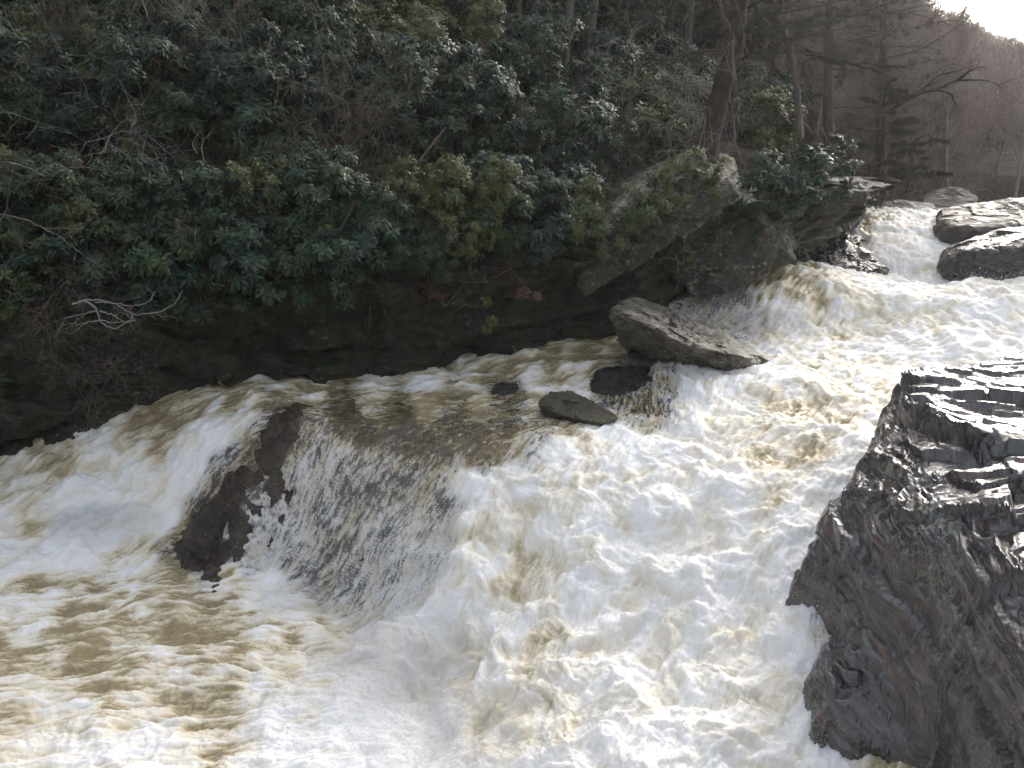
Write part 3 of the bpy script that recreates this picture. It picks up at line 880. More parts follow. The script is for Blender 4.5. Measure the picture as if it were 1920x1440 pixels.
# ================================================================== NEAR ROCK, right of the falls
RO = np.array([P(a, b, y=c)[:2] for a, b, c in [(1692, 712, 11.05), (1662, 772, 10.7), (1597, 882, 9.75), (1556, 945, 9.3), (1508, 1030, 8.95), (1545, 1075, 8.7), (1595, 1130, 8.15), (1600, 1175, 7.9),
               (1547, 1205, 8.0), (1526, 1260, 7.72), (1545, 1330, 7.25), (1590, 1400, 6.97), (1680, 1432, 6.8), (1760, 1458, 6.6), (1850, 1510, 5.8)]]
              + [(3.2, 4.7), (3.2, 3.2), (9.0, 3.0), (13.0, 8.0), (11.0, 12.6)] + [P(a, b, y=c)[:2] for a, b, c in [(1990, 640, 12.3), (1920, 652, 11.9), (1800, 690, 11.3)]])
RC = [(1696, 716, 11.0), (1666, 774, 10.65), (1602, 886, 9.7), (1562, 948, 9.25), (1516, 1030, 8.9), (1548, 1072, 8.68),
      (1600, 950, 8.95), (1600, 1000, 8.62), (1600, 1040, 8.4), (1600, 1090, 8.22), (1602, 1140, 8.05), (1602, 1175, 7.9), (1600, 1205, 7.75), (1600, 1280, 7.35), (1600, 1340, 7.15), (1600, 1400, 6.97),
      (1552, 1205, 7.97), (1532, 1260, 7.7), (1550, 1328, 7.27), (1680, 1430, 6.8), (1755, 1455, 6.58),
      (1700, 735, 10.8), (1700, 785, 10.0), (1700, 850, 9.2), (1700, 900, 8.7), (1700, 960, 8.15), (1700, 1000, 7.88), (1700, 1060, 7.6), (1700, 1100, 7.5), (1700, 1130, 7.42), (1700, 1200, 7.25), (1700, 1280, 7.1), (1700, 1340, 6.95), (1700, 1410, 6.8),
      (1800, 692, 11.3), (1800, 760, 10.2), (1800, 800, 9.5), (1800, 880, 8.45), (1800, 980, 7.5), (1800, 1060, 7.08), (1800, 1090, 6.96), (1800, 1130, 6.82), (1800, 1200, 6.6), (1800, 1280, 6.38), (1800, 1350, 6.2), (1800, 1440, 6.05),
      (1920, 654, 11.9), (1920, 760, 10.0), (1920, 860, 8.3), (1920, 980, 7.1), (1920, 1090, 6.4), (1920, 1140, 6.2), (1920, 1200, 5.95), (1920, 1300, 5.6), (1920, 1440, 5.2),
      (2100, 640, 12.3), (2100, 760, 10.0), (2100, 900, 8.0), (2100, 1100, 6.4), (2100, 1300, 5.5), (2100, 1440, 5.0)]
RYF = tps_fit(np.array([(a, b) for a, b, c in RC]) / 500.0, np.array([c for a, b, c in RC]), .002)
gp = np.array([(a, b) for a in range(1500, 2110, 30) for b in range(640, 1460, 24)], float)
gp = gp[(gp[:, 1] > 716 - (gp[:, 0] - 1690) * .28) & (gp[:, 0] > np.interp(gp[:, 1], [716, 774, 886, 948, 1030, 1075, 1130, 1175, 1205, 1260, 1330, 1400, 1432, 1458], [1692, 1664, 1600, 1558, 1512, 1548, 1598, 1602, 1550, 1528, 1548, 1592, 1682, 1760]))]
gy_ = tps_eval(RYF, gp / 500.0)
RCP = np.array([P(a, b, y=c) for (a, b), c in zip(gp, gy_)] + [P(a, b, y=c) for a, b, c in RC] + [[10, 11.5, 3.5], [11, 7, 3.4], [7, 3.3, 2.4], [4.2, 3.2, 1.7]])
RFIT = tps_fit(RCP[:, :2], RCP[:, 2], .03)


def poly_sd(xy, poly):
    d = np.full(len(xy), 1e9)
    inside = np.zeros(len(xy), bool)
    for a, b in zip(poly, np.roll(poly, -1, 0)):
        e = b - a
        t = np.clip(((xy - a) @ e) / (e @ e), 0, 1)
        d = np.minimum(d, np.linalg.norm(xy - (a + t[:, None] * e), axis=1))
        with np.errstate(divide='ignore', invalid='ignore'):
            c = ((a[1] > xy[:, 1]) != (b[1] > xy[:, 1])) & (xy[:, 0] < (b[0] - a[0]) * (xy[:, 1] - a[1]) / (b[1] - a[1]) + a[0])
        inside ^= c
    return np.where(inside, -d, d)


na2, nr2 = 620, 640
az2 = np.linspace(math.radians(13), math.radians(52), na2)
lr2 = np.linspace(math.log(4.6), math.log(14.5), nr2)
A2, L2 = np.meshgrid(az2, lr2, indexing='ij')
rxy = np.c_[(np.exp(L2) * np.sin(A2)).ravel(), (np.exp(L2) * np.cos(A2)).ravel()]
r3 = np.c_[rxy, np.zeros(len(rxy))]
jit = np.stack([fbm(r3, 1.8, 4, 81), fbm(r3, 1.8, 4, 82)], 1) * .09
sd = poly_sd(rxy + jit, RO)
rz = tps_eval(RFIT, rxy)


def ledge(xy, pxs, height, decay, wid=.03, zz=None):
    """raise the ground on the far side of a crack line, dying away behind it"""
    pts = np.array([P(a, b, y=float(tps_eval(RYF, np.array([[a / 500.0, b / 500.0]]))[0]))[:2] for a, b, c in pxs])
    best = np.full(len(xy), 1e9)
    sg = np.ones(len(xy))
    along = np.zeros(len(xy))
    L = np.r_[0, np.cumsum(np.linalg.norm(np.diff(pts, axis=0), axis=1))]
    for k, (a, b) in enumerate(zip(pts[:-1], pts[1:])):
        e = b - a
        t = np.clip(((xy - a) @ e) / (e @ e), 0, 1)
        v = xy - (a + t[:, None] * e)
        r = (v ** 2).sum(1)
        s = np.sign(e[0] * v[:, 1] - e[1] * v[:, 0])
        kk = r < best
        best[kk], sg[kk], along[kk] = r[kk], s[kk], (L[k] + t * (L[k + 1] - L[k]))[kk]
    d = np.sqrt(best) * sg
    win = sstep(0, .15 * L[-1], along) * (1 - sstep(.85 * L[-1], L[-1], along)) * .8 + .2
    return height * win * sstep(-wid, wid, d) * np.exp(-np.maximum(d, 0) / decay)


jx = np.stack([fbm(r3, 3.5, 4, 84), fbm(r3, 3.5, 4, 85)], 1) * .07
lx = rxy + jx
rz = rz + ledge(lx, [(1690, 770, 2.95), (1700, 800, 2.9), (1750, 826, 2.92), (1800, 848, 2.95), (1850, 872, 2.98)], .26, .55, .025)
rz = rz + ledge(lx, [(1590, 880, 2.6), (1640, 880, 2.7), (1690, 905, 2.75), (1715, 930, 2.75)], .13, .4, .025)
rz = rz + ledge(lx, [(1670, 742, 2.95), (1720, 738, 3.0), (1800, 738, 3.1)], .09, .4, .02)
rz = rz + ledge(lx, [(1500, 1052, 2.1), (1580, 1070, 2.2), (1680, 1085, 2.35), (1760, 1102, 2.45), (1800, 1142, 2.4), (1860, 1137, 2.6), (1990, 1132, 2.8)], .20, .4, .03)
rz = rz + ledge(lx, [(1640, 985, 2.65), (1740, 1010, 2.7), (1830, 1000, 2.8), (1990, 990, 3.0)], .08, .3, .02)
rz = rz + ledge(lx, [(1560, 1225, 1.2), (1650, 1270, 1.4), (1740, 1330, 1.4), (1800, 1390, 1.5)], .08, .4)
rz = rz + ledge(lx, [(1760, 905, 2.9), (1840, 935, 2.95), (1990, 920, 3.1)], .09, .3, .02)
rz = rz + ledge(lx, [(1740, 772, 3.02), (1830, 777, 3.1), (1990, 772, 3.25)], .07, .35, .02)
rz = rz - np.where(sd > -.12, .10 * np.clip((sd + .12) / .12, 0, 1) ** 2, 0) - np.clip(sd, 0, 3) * 4.5
rz = np.maximum(rz, -.8)
# foliation: thin sheets with small broken steps, followed round the face of the rock
G3 = np.stack([rxy[:, 0], rxy[:, 1], rz], 1).reshape(na2, nr2, 3)
rn = np.cross(np.gradient(G3, axis=0), np.gradient(G3, axis=1))
rn /= np.linalg.norm(rn, axis=2)[..., None]
rn[rn[..., 2] < 0] *= -1
for _ in range(10):
    rn[1:-1, 1:-1] = (rn[:-2, 1:-1] + rn[2:, 1:-1] + rn[1:-1, :-2] + rn[1:-1, 2:]) / 4
rn = unit_(rn.reshape(-1, 3))
g3 = G3.reshape(-1, 3)
th = math.radians(-20)
fu_ = g3[:, 0] * math.cos(th) + g3[:, 1] * math.sin(th)
fv_ = -g3[:, 0] * math.sin(th) + g3[:, 1] * math.cos(th)
low = sstep(.93, .70, rn[:, 2])                   # the water-worn flank
fw_ = (1 - low) * fv_ + low * (1.5 * g3[:, 2] + .55 * fu_ + 4.0)
wv = fbm(g3, .7, 4, 86, .55) * .50
fol = np.c_[fu_ * .5, (fw_ + wv * .6) * 2.4, .3 * g3[:, 2]]


def steps(f, a, wvs, seed):
    s_ = (fw_ + wvs) * f + 1.1 * fbm(np.c_[fu_ * .55, fw_ * 1.3, .3 * g3[:, 2]], 1.3 * f ** .5, 4, seed, .55)
    return a * (1 - (s_ - np.floor(s_))) * sstep(-.25, .45, fbm(g3, .9 * f ** .5, 3, seed + 1))


wl_ = .10 * np.stack([fbm(g3, 2.2, 4, 111, .55), fbm(g3, 2.2, 4, 112, .55)], 1)
fq = np.c_[fu_ + wl_[:, 0], fw_ + wl_[:, 1], np.zeros(len(fu_))]
dr = .62 * (1 - .6 * low) * (-steps(1.2, .030, wv, 96) + steps(3.0, .009, wv * .8, 98)
                       + facets(fq, (.9, 2.1, 1), 5, .09, .8, 2) + facets(fq, (2.4, 7.0, 1), 6, .08, .6, 2))
dr += low * (steps(1.6, .020, wv, 121) + steps(4.5, .005, wv * .8, 123))
dr += .012 * fbm(fol, 1.6, 3, 88, .45, True) + .040 * fbm(g3, 1.0, 3, 89, .4) + .004 * fbm(fol * np.array([2.2, 2.2, 1]), 2.6, 3, 90, .5, True)
inner = sstep(.35, -.05, sd)
rv = g3 + rn * (dr * inner)[:, None]
m = Mat("wet_near_rock")
p = m.geo()
cx_ = m.n("CombineXYZ", i_0=m.attr("fol_u"), i_1=m.attr("fol_w"), i_2=0.0).outputs[0]
q = m.mapping(cx_, (1.0, 5.5, 1.0))
n1 = m.noise(p, 1.8, 7, .65, .5)
n2 = m.noise(q, 3.2, 8, .66, 1.2)
n3 = m.noise(p, 45, 5, .7)
f = m.math('ADD', m.math('MULTIPLY', n1, .4), m.math('ADD', m.math('MULTIPLY', n2, .5), m.math('MULTIPLY', n3, .22)))
col = m.ramp(f, [(.40, (.006, .0055, .006)), (.50, (.020, .018, .019)), (.60, (.055, .049, .049)), (.70, (.13, .115, .107))])
rust = m.math('MULTIPLY', m.ramp(m.noise(q, 1.6, 5, .6, .5), [(.54, 0.0), (.68, 1.0)]), m.ramp(n2, [(.42, 0.0), (.6, .7)]))
col = m.mix(rust, col, (.16, .055, .028))
lich = m.math('MULTIPLY', m.ramp(m.noise(p, 14, 7, .75, .4), [(.55, 0.0), (.58, 1.0)]), m.ramp(m.noise(p, 1.1, 3, .5), [(.54, 0.0), (.60, 1.0)]))
col = m.mix(lich, col, (.20, .235, .165))
rg = m.n("MapRange", i_Value=m.noise(q, 2.4, 6, .7, .4), i_1=.36, i_2=.66, i_3=.15, i_4=.45).outputs[0]
rg = m.mix(lich, rg, (.85, .85, .85))
hh = m.math('ADD', m.math('MULTIPLY', n2, 1.0), m.math('ADD', m.math('MULTIPLY', n1, .4), m.math('MULTIPLY', n3, .04)))
m.set(Base_Color=col, Roughness=rg, Specular_IOR_Level=.8, Coat_Weight=.6, Coat_Roughness=.2, Coat_IOR=1.4, Normal=m.bump(hh, .45, .025))
near = link("boulder", make_mesh("near_rock", rv, grid_faces(na2, nr2)[:, ::-1], True, {"fol_u": fu_ + wl_[:, 0], "fol_w": fw_ + .5 * wv}), m.m)
tag(near, "huge wet slate-grey rock with glaring ledges beside the main fall", "boulder")

# ================================================================== PLANTS: shapes


def yg(px, py):
    """where the line of sight through a point of the picture meets the ground of the bank"""
    d = ray(px, py)
    t = np.linspace(11, 160, 1500) / d[1]
    q = d[None] * t[:, None]
    g = ground_z(q[:, :2])
    hit = np.nonzero(q[:, 2] + CAMZ < g)[0]
    return float(q[hit[0], 1]) if len(hit) else 60.0


def unit(v):
    return v / (np.linalg.norm(v, axis=-1, keepdims=True) + 1e-9)


def frame(a):
    h = np.where(np.abs(a[:, 2:3]) < .9, np.array([[0, 0, 1.0]]), np.array([[1.0, 0, 0]]))
    e1 = unit(np.cross(h, a))
    return e1, np.cross(a, e1)


def rosettes(cen, axis, length, k, width=.26, droop=(-.9, .25), rnd=None):
    """whorls of k pointed leaves round each twig tip"""
    rnd = rnd or rng
    n = len(cen)
    e1, e2 = frame(axis)
    ph = (np.arange(k)[None] / k * 2 * math.pi) + rnd.random((n, 1)) * 6.3 + rnd.normal(size=(n, k)) * .25
    ps = rnd.uniform(droop[0], droop[1], (n, 1)) + rnd.normal(size=(n, k)) * .22
    rad = e1[:, None] * np.cos(ph)[..., None] + e2[:, None] * np.sin(ph)[..., None]
    d = rad * np.cos(ps)[..., None] + axis[:, None] * np.sin(ps)[..., None]
    nl = -rad * np.sin(ps)[..., None] + axis[:, None] * np.cos(ps)[..., None]
    sd_ = np.cross(d, nl)
    L = (length[:, None] * rnd.uniform(.7, 1.15, (n, k)))[..., None]
    b = cen[:, None] + d * L * .08
    mid = b + d * L * .52 - nl * L * .02
    tip = b + d * L * .96 - nl * L * .16
    ml = mid + sd_ * L * width * .5 + nl * L * .03
    mr = mid - sd_ * L * width * .5 + nl * L * .03
    v = np.stack([b, ml, mid, mr, tip], 2).reshape(-1, 3)
    m_ = n * k
    f = np.array([[0, 2, 1], [0, 3, 2], [1, 2, 4], [2, 3, 4]])
    F = (f[None] + 5 * np.arange(m_)[:, None, None]).reshape(-1, 3)
    var = np.repeat(np.clip(rnd.random((n, 1)) * .6 + rnd.random((n, k)) * .4, 0, 1).ravel(), 5)
    return v, F, var


def segs(A, B, ra, rb, sides=3):
    """tapered sticks"""
    A, B = np.asarray(A, float), np.asarray(B, float)
    ra, rb = np.asarray(ra, float), np.asarray(rb, float)
    n = len(A)
    a = unit(B - A)
    e1, e2 = frame(a)
    th_ = np.arange(sides) / sides * 2 * math.pi
    ring = e1[:, None] * np.cos(th_)[None, :, None] + e2[:, None] * np.sin(th_)[None, :, None]
    v = np.concatenate([A[:, None] + ring * ra[:, None, None], B[:, None] + ring * rb[:, None, None]], 1).reshape(-1, 3)
    i = np.arange(sides)
    j = (i + 1) % sides
    f = np.stack([i, j, j + sides, i + sides], 1)
    F = (f[None] + 2 * sides * np.arange(n)[:, None, None]).reshape(-1, 4)
    return v, F


def tube(pts, rad, sides=12, rough=0.0, seed=0):
    pts = np.asarray(pts, float)
    t = np.gradient(pts, axis=0)
    t = unit(t)
    e1, e2 = frame(t)
    for k in range(1, len(pts)):      # keep rings aligned
        e1[k] = unit(e1[k - 1] - t[k] * (e1[k - 1] @ t[k]))
        e2[k] = np.cross(t[k], e1[k])
    th_ = np.arange(sides) / sides * 2 * math.pi
    v = pts[:, None] + (e1[:, None] * np.cos(th_)[None, :, None] + e2[:, None] * np.sin(th_)[None, :, None]) * np.asarray(rad, float)[:, None, None]
    v = v.reshape(-1, 3)
    if rough:
        c = np.repeat(pts, sides, 0)
        v = v + unit(v - c) * (rough * fbm(v * np.array([1, 1, .35]), 9, 3, seed))[:, None]
    n = len(pts)
    i = np.arange(n - 1)[:, None] * sides
    k = np.arange(sides)[None]
    kn = (k + 1) % sides
    F = np.stack([i + k, i + kn, i + sides + kn, i + sides + k], -1).reshape(-1, 4)
    return v, F


def smooth_path(pts, n=24):
    pts = np.asarray(pts, float)
    t = np.linspace(0, 1, len(pts))
    q = np.linspace(0, 1, n)
    out = np.stack([np.interp(q, t, pts[:, k]) for k in range(pts.shape[1])], 1)
    for _ in range(max(1, n // (len(pts) * 2))):
        out[1:-1] = (out[:-2] + 2 * out[1:-1] + out[2:]) / 4
    return out


class Twigs:
    def __init__(self, seed):
        self.r = random.Random(seed)
        self.A, self.B, self.ra, self.rb = [], [], [], []
        self.tips = []

    def grow(self, p, d, length, rad, level, kids=4, spread=.8, bend=.25, up=.08, shrink=.62, nseg=4, gnarl=1.0):
        r = self.r
        st = length / nseg
        d = d.normalized()
        for s in range(nseg):
            d = (d + Vector((r.gauss(0, 1), r.gauss(0, 1), r.gauss(0, 1))) * bend * gnarl + Vector((0, 0, up))).normalized()
            q = p + d * st
            k0, k1 = 1 - s / nseg * .55, 1 - (s + 1) / nseg * .55
            self.A.append(tuple(p))
            self.B.append(tuple(q))
            self.ra.append(rad * k0)
            self.rb.append(rad * k1)
            p = q
            if level > 0 and s >= (0 if level < 3 else 1):
                for _ in range(max(1, round(kids / nseg + r.random() - .5))):
                    side = Vector((r.gauss(0, 1), r.gauss(0, 1), r.gauss(0, 1)))
                    side = (side - d * side.dot(d)).normalized()
                    dd_ = (d * (1 - spread * .5) + side * spread).normalized()
                    self.grow(p, dd_, length * shrink * r.uniform(.65, 1.1), rad * k1 * .55, level - 1, kids, spread, bend, up, shrink, nseg if level > 1 else 3, gnarl)
        if level == 0:
            self.tips.append(tuple(p))

    def mesh(self, name, minr=0.0):
        v, f = segs(self.A, self.B, np.maximum(self.ra, minr), np.maximum(np.array(self.rb), minr * .6))
        return make_mesh(name, v, f, True)


# ------------------------------------------------------------------ plant materials
def leaf_mat(name, a, b, c, rough=.38, trans=.15, spec=.5):
    m = Mat(name)
    v = m.attr("var")
    tone = m.attr("tone")
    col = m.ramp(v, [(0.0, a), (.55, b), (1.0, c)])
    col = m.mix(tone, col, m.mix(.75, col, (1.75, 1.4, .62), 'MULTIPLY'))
    m.set(Base_Color=col, Roughness=rough, Specular_IOR_Level=spec)
    t = m.n("BsdfTranslucent", i_Color=col)
    x = m.n("MixShader", i_0=trans)
    m.l(m.b.outputs[0], x.inputs[1])
    m.l(t.outputs[0], x.inputs[2])
    m.l(x.outputs[0], m.out.inputs[0])
    return m.m


def bark_mat(name, a, b, c, sc=6.0, bump=.03):
    m = Mat(name)
    p = m.mapping(m.geo(), (1, 1, .25))
    n1 = m.noise(p, sc, 7, .7, .5)
    n2 = m.noise(m.geo(), 2.0, 4)
    f = m.math('ADD', m.math('MULTIPLY', n1, .7), m.math('MULTIPLY', n2, .3))
    m.set(Base_Color=m.ramp(f, [(.36, a), (.52, b), (.66, c)]), Roughness=.9, Normal=m.bump(n1, .9, bump))
    return m.m


L_rhodo = leaf_mat("rhododendron_leaf", (.006, .021, .012), (.016, .044, .026), (.052, .090, .052), .42, .15, .36)
L_laurel = leaf_mat("laurel_leaf", (.030, .050, .014), (.056, .082, .026), (.115, .135, .045), .45, .25)
L_hem = leaf_mat("hemlock_leaf", (.020, .030, .017), (.036, .048, .028), (.070, .078, .047), .6, .2)
L_red = leaf_mat("red_leaf", (.05, .022, .018), (.085, .04, .034), (.12, .07, .05), .6, .25)
B_dark = bark_mat("dark_bark", (.012, .009, .007), (.045, .032, .024), (.085, .062, .046), 7)
B_red = bark_mat("red_brown_bark", (.014, .009, .007), (.050, .031, .022), (.10, .066, .048), 9, .06)
B_grey = bark_mat("grey_bark", (.05, .042, .036), (.115, .10, .086), (.20, .18, .155), 6)
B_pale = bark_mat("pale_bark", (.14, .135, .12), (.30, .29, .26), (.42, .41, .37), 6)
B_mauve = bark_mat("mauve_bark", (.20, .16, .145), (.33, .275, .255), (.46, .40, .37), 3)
B_twig = bark_mat("twig_bark", (.06, .05, .04), (.125, .105, .085), (.20, .175, .145), 5)


def bush_points(blobs, n, rnd, clump=.34, per=10):
    """twig tips gathered in clumps over the lit shell of a cluster of blobs"""
    cs = np.array([b[0] for b in blobs])
    rs = np.array([b[1] for b in blobs])
    pr = rs ** 2 / (rs ** 2).sum()
    nc = max(4, n // per)
    bi = rnd.choice(len(blobs), nc, p=pr)
    d = rnd.normal(size=(nc, 3))
    d[:, 2] = d[:, 2] * .9 + .25
    d[:, 1] -= .35
    d = unit(d)
    cc = cs[bi] + d * (rs[bi] * rnd.uniform(.55, 1.0, nc) ** .7)[:, None]
    cr = rs[bi] * clump * rnd.uniform(.6, 1.35, nc)
    ti = rnd.integers(0, nc, n)
    e = rnd.normal(size=(n, 3)) * np.array([1, 1, .6])
    e[:, 2] += .25
    e = unit(e)
    pos_ = cc[ti] + e * (cr[ti] * rnd.uniform(.35, 1.0, n))[:, None]
    ax = unit(d[ti] * .55 + e * .5 + np.array([0, -.15, .55]) + rnd.normal(size=(n, 3)) * .2)
    return pos_, ax, cc, bi


def shrub(name, label, cat, blobs, root, dens=1.0, kind='rhodo', group=None, seed=0, stems=True, bright=0.0):
    rnd = np.random.default_rng(seed)
    loc = np.array(root, float)
    blobs = [(np.array(c) - loc, r) for c, r in blobs]
    o = empty(name, label, cat, group, tuple(loc))
    vol = sum(r * r for c, r in blobs)
    ls = {'rhodo': .185, 'laurel': .10, 'red': .10}[kind]
    ls *= rnd.uniform(.78, 1.12)
    tone = rnd.random() ** 2
    n = int(dens * vol * {'rhodo': 300, 'laurel': 800, 'red': 420}[kind])
    n = max(25, n)
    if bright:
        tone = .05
    pos_, ax, cc, bi = bush_points(blobs, n, rnd, per=11 if kind == 'rhodo' else 16)
    if kind == 'rhodo':
        v, f, var = rosettes(pos_, ax, np.full(n, ls), 8, .27, (-.75, .3), rnd)
    else:
        v, f, var = rosettes(pos_, ax, np.full(n, ls), 6, .42, (-.5, .7), rnd)
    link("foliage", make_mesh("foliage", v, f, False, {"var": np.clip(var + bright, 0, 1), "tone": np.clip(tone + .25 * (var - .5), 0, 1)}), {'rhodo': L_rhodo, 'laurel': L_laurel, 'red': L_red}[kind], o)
    if stems:
        A, B, ra, rb = [], [], [], []
        for k, (c, r) in enumerate(blobs):
            p0 = np.zeros(3)
            mid = c * .5 + rnd.normal(size=3) * .15 * np.linalg.norm(c) + np.array([0, 0, .1])
            th_k = 1.0 if kind == 'rhodo' else .3
            for a, b, r0, r1 in ((p0, mid, .035 * th_k, .026 * th_k), (mid, c, .026 * th_k, .018 * th_k)):
                A.append(a), B.append(b), ra.append(r0), rb.append(r1)
        for k in range(len(cc)):
            c = blobs[bi[k]][0]
            mid = (c + cc[k]) / 2 + rnd.normal(size=3) * .06
            A += [c, mid]
            B += [mid, cc[k]]
            ra += [.014, .010]
            rb += [.010, .005]
        pick_ = rnd.random(n) < .55
        ti_ = np.argmin(((pos_[pick_][:, None] - cc[None]) ** 2).sum(-1), 1)
        A += list(cc[ti_])
        B += list(pos_[pick_])
        ra += [.006] * len(ti_)
        rb += [.004] * len(ti_)
        v, f = segs(A, B, ra, rb)
        link("stem", make_mesh("stem", v, f), B_twig if kind != 'rhodo' else B_dark, o)
    return o


_bpx, _ = project(np.c_[BANK, np.full(len(BANK), 4.0)])


def ylip(px):
    return float(np.interp(px, _bpx[2:14], BANK[2:14, 1])) - .80


_sd = [100]


def pshrub(label, bl, kind='rhodo', dens=1.0, fwd=.55, name=None, cat=None, y=None, group=None, bright=0.0):
    """bl: (px, py, radius in px) lobes of the crown as the photo shows them"""
    out = []
    for px, py, r in bl:
        yy = (y if y is not None else yg(px, py))
        rm = r / F_PX * yy
        if y is None:
            yy = yy - fwd * rm
            if py > 330:                       # crowns that hang out over the lip of the wall
                yy = min(yy, ylip(px) - .35 * rm + max(0, 470 - py) * .012)
        out.append((P(px, py, y=yy), rm))
    lo = min(out, key=lambda q: q[0][2])[0]
    root = np.mean([q[0] for q in out], 0)
    root[1] = max(q[0][1] for q in out) + .5
    if y is None and max(b[1] for b in bl) > 330:
        root[1] = max(root[1], ylip(np.mean([b[0] for b in bl])) + 3.5)
    if y is not None:
        root[1] = y + .35
    root[2] = root[2] if y is not None else min(float(ground_z(root[None, :2])[0]), lo[2] + .6)
    _sd[0] += 1
    nm = name or {'rhodo': 'rhododendron', 'laurel': 'laurel_shrub', 'red': 'red_leaved_shrub'}[kind]
    return shrub(nm, label, cat or {'rhodo': 'rhododendron', 'laurel': 'shrub', 'red': 'shrub'}[kind], out, root, dens, kind, group, _sd[0], True, bright)


def bare_shrub(label, root, spots, mat=None, rad=.022, level=3, kids=6, length=None, up=.02, spread=.85, bend=.3, name="bare_shrub", cat="shrub", seed=0, minr=.0035, group=None):
    """stems that fan from a root towards the given spots"""
    root = np.array(root, float)
    o = empty(name, label, cat, group, tuple(root))
    t = Twigs(seed)
    for c in spots:
        c = np.array(c) - root
        L = np.linalg.norm(c)
        t.grow(Vector((0, 0, 0)), Vector(c), L * 1.05, rad, level, kids, spread, bend * .5, up, .5, 5)
    link("branch", t.mesh("branch", minr), mat or B_twig, o)
    return o


def hemlock(label, trunk, rads, branches, mat=B_dark, seed=0, foliage=1.0, name="hemlock", group=None, leafs=None, droop=.25, needle=.075):
    """trunk path, then branches: (start height fraction, direction vector, length)"""
    rnd = np.random.default_rng(seed)
    trunk = np.array(trunk, float)
    base = trunk[0].copy()
    o = empty(name, label, "tree", group, tuple(base))
    path = smooth_path(trunk - base, 30)
    rr = np.interp(np.linspace(0, 1, 30), np.linspace(0, 1, len(rads)), rads)
    v, f = tube(path, rr, 14, .025 * rads[0] / .2, seed)
    link("trunk", make_mesh("trunk", v, f), mat, o)
    A, B, ra, rb = [], [], [], []
    npos, ndir, nside = [], [], []
    for fr, d, L in branches:
        k = min(29, int(fr * 29))
        p = path[k].copy()
        d = unit(np.array(d, float))
        st = L / 7
        r0 = max(.012, .012 * L)
        for s in range(7):
            d = unit(d + rnd.normal(size=3) * .12 + np.array([0, 0, -.06 * droop]))
            q = p + d * st
            A.append(p), B.append(q), ra.append(r0 * (1 - s / 7.5)), rb.append(r0 * (1 - (s + 1) / 7.5))
            p = q
            if s == 0:
                continue
            for sg in (-1, 1):
                for u in (0.25, .75):
                    side = unit(np.cross(d, [0, 0, 1.0])) * sg
                    e = unit(d * .7 + side * .9 + np.array([0, 0, -.15]) + rnd.normal(size=3) * .2)
                    l2 = L * .34 * (1 - s / 9) * rnd.uniform(.6, 1.1)
                    a0 = p - d * st * u
                    for z_ in range(4):
                        e = unit(e + rnd.normal(size=3) * .15 + np.array([0, 0, -.10 * droop]))
                        b0 = a0 + e * l2 / 4
                        A.append(a0), B.append(b0), ra.append(.007 * (1 - z_ / 5)), rb.append(.007 * (1 - (z_ + 1) / 5))
                        sd2 = unit(np.cross(e, [0, 0, 1.0]))
                        for s2 in (-1, 1):
                            e3 = unit(e * .6 + sd2 * s2 + rnd.normal(size=3) * .25 + np.array([0, 0, -.2]))
                            l3 = l2 * .38 * rnd.uniform(.4, 1.0)
                            c0 = b0 + e3 * l3
                            A.append(b0), B.append(c0), ra.append(.0035), rb.append(.002)
                            if rnd.random() < foliage:
                                nn_ = max(2, int(l3 / .022))
                                tt = (np.arange(nn_) + .5) / nn_
                                pp_ = b0 + np.outer(tt, c0 - b0)
                                npos.append(pp_)
                                ndir.append(np.repeat(e3[None], nn_, 0))
                        a0 = b0
    v, f = segs(A, B, ra, rb)
    br = link("branch", make_mesh("branch", v, f), mat, o)
    if npos:
        pp_ = np.concatenate(npos)
        dd2 = np.concatenate(ndir)
        n = len(pp_)
        v, f, var = rosettes(pp_, unit(dd2 + rnd.normal(size=(n, 3)) * .1), np.full(n, needle), 3, .20, (.1, .7), rnd)
        link("foliage", make_mesh("foliage", v, f, False, {"var": var}), leafs or L_hem, o)
    return o


def copy_thing(src, loc, rotz, scale, label=None):
    r = src.copy()
    C.objects.link(r)
    r.location = loc
    r.rotation_euler = (0, 0, rotz)
    r.scale = scale if isinstance(scale, tuple) else (scale,) * 3
    if label:
        r["label"] = label
    for ch in src.children:
        c = ch.copy()
        C.objects.link(c)
        c.parent = r
        for g in ch.children:
            d = g.copy()
            C.objects.link(d)
            d.parent = c
    return r


def bare_tree(label, seed, height, mat, group, rad=.16, level=4, name="bare_tree"):
    o = empty(name, label, "tree", group)
    r = random.Random(seed)
    pts = [np.array([0, 0, -.4])]
    d = np.array([r.gauss(0, .05), r.gauss(0, .05), 1.0])
    for k in range(9):
        d = unit(d + np.array([r.gauss(0, .05), r.gauss(0, .05), .02]))
        pts.append(pts[-1] + d * height * .115)
    pts = np.array(pts)
    rr = np.linspace(rad, rad * .25, len(pts))
    v, f = tube(pts, rr, 8)
    link("trunk", make_mesh("trunk", v, f), mat, o)
    t = Twigs(seed)
    for k in range(3, 10):
        for _ in range(3):
            a = r.uniform(0, 6.28)
            dd_ = Vector((math.cos(a), math.sin(a), r.uniform(.5, 1.3)))
            t.grow(Vector(pts[k]), dd_, height * r.uniform(.22, .36) * (1.25 - k * .07), rr[k] * .45, 2, 8, .6, .13, .10, .55, 5)
    link("crown", t.mesh("crown", .010), mat, o)
    return o

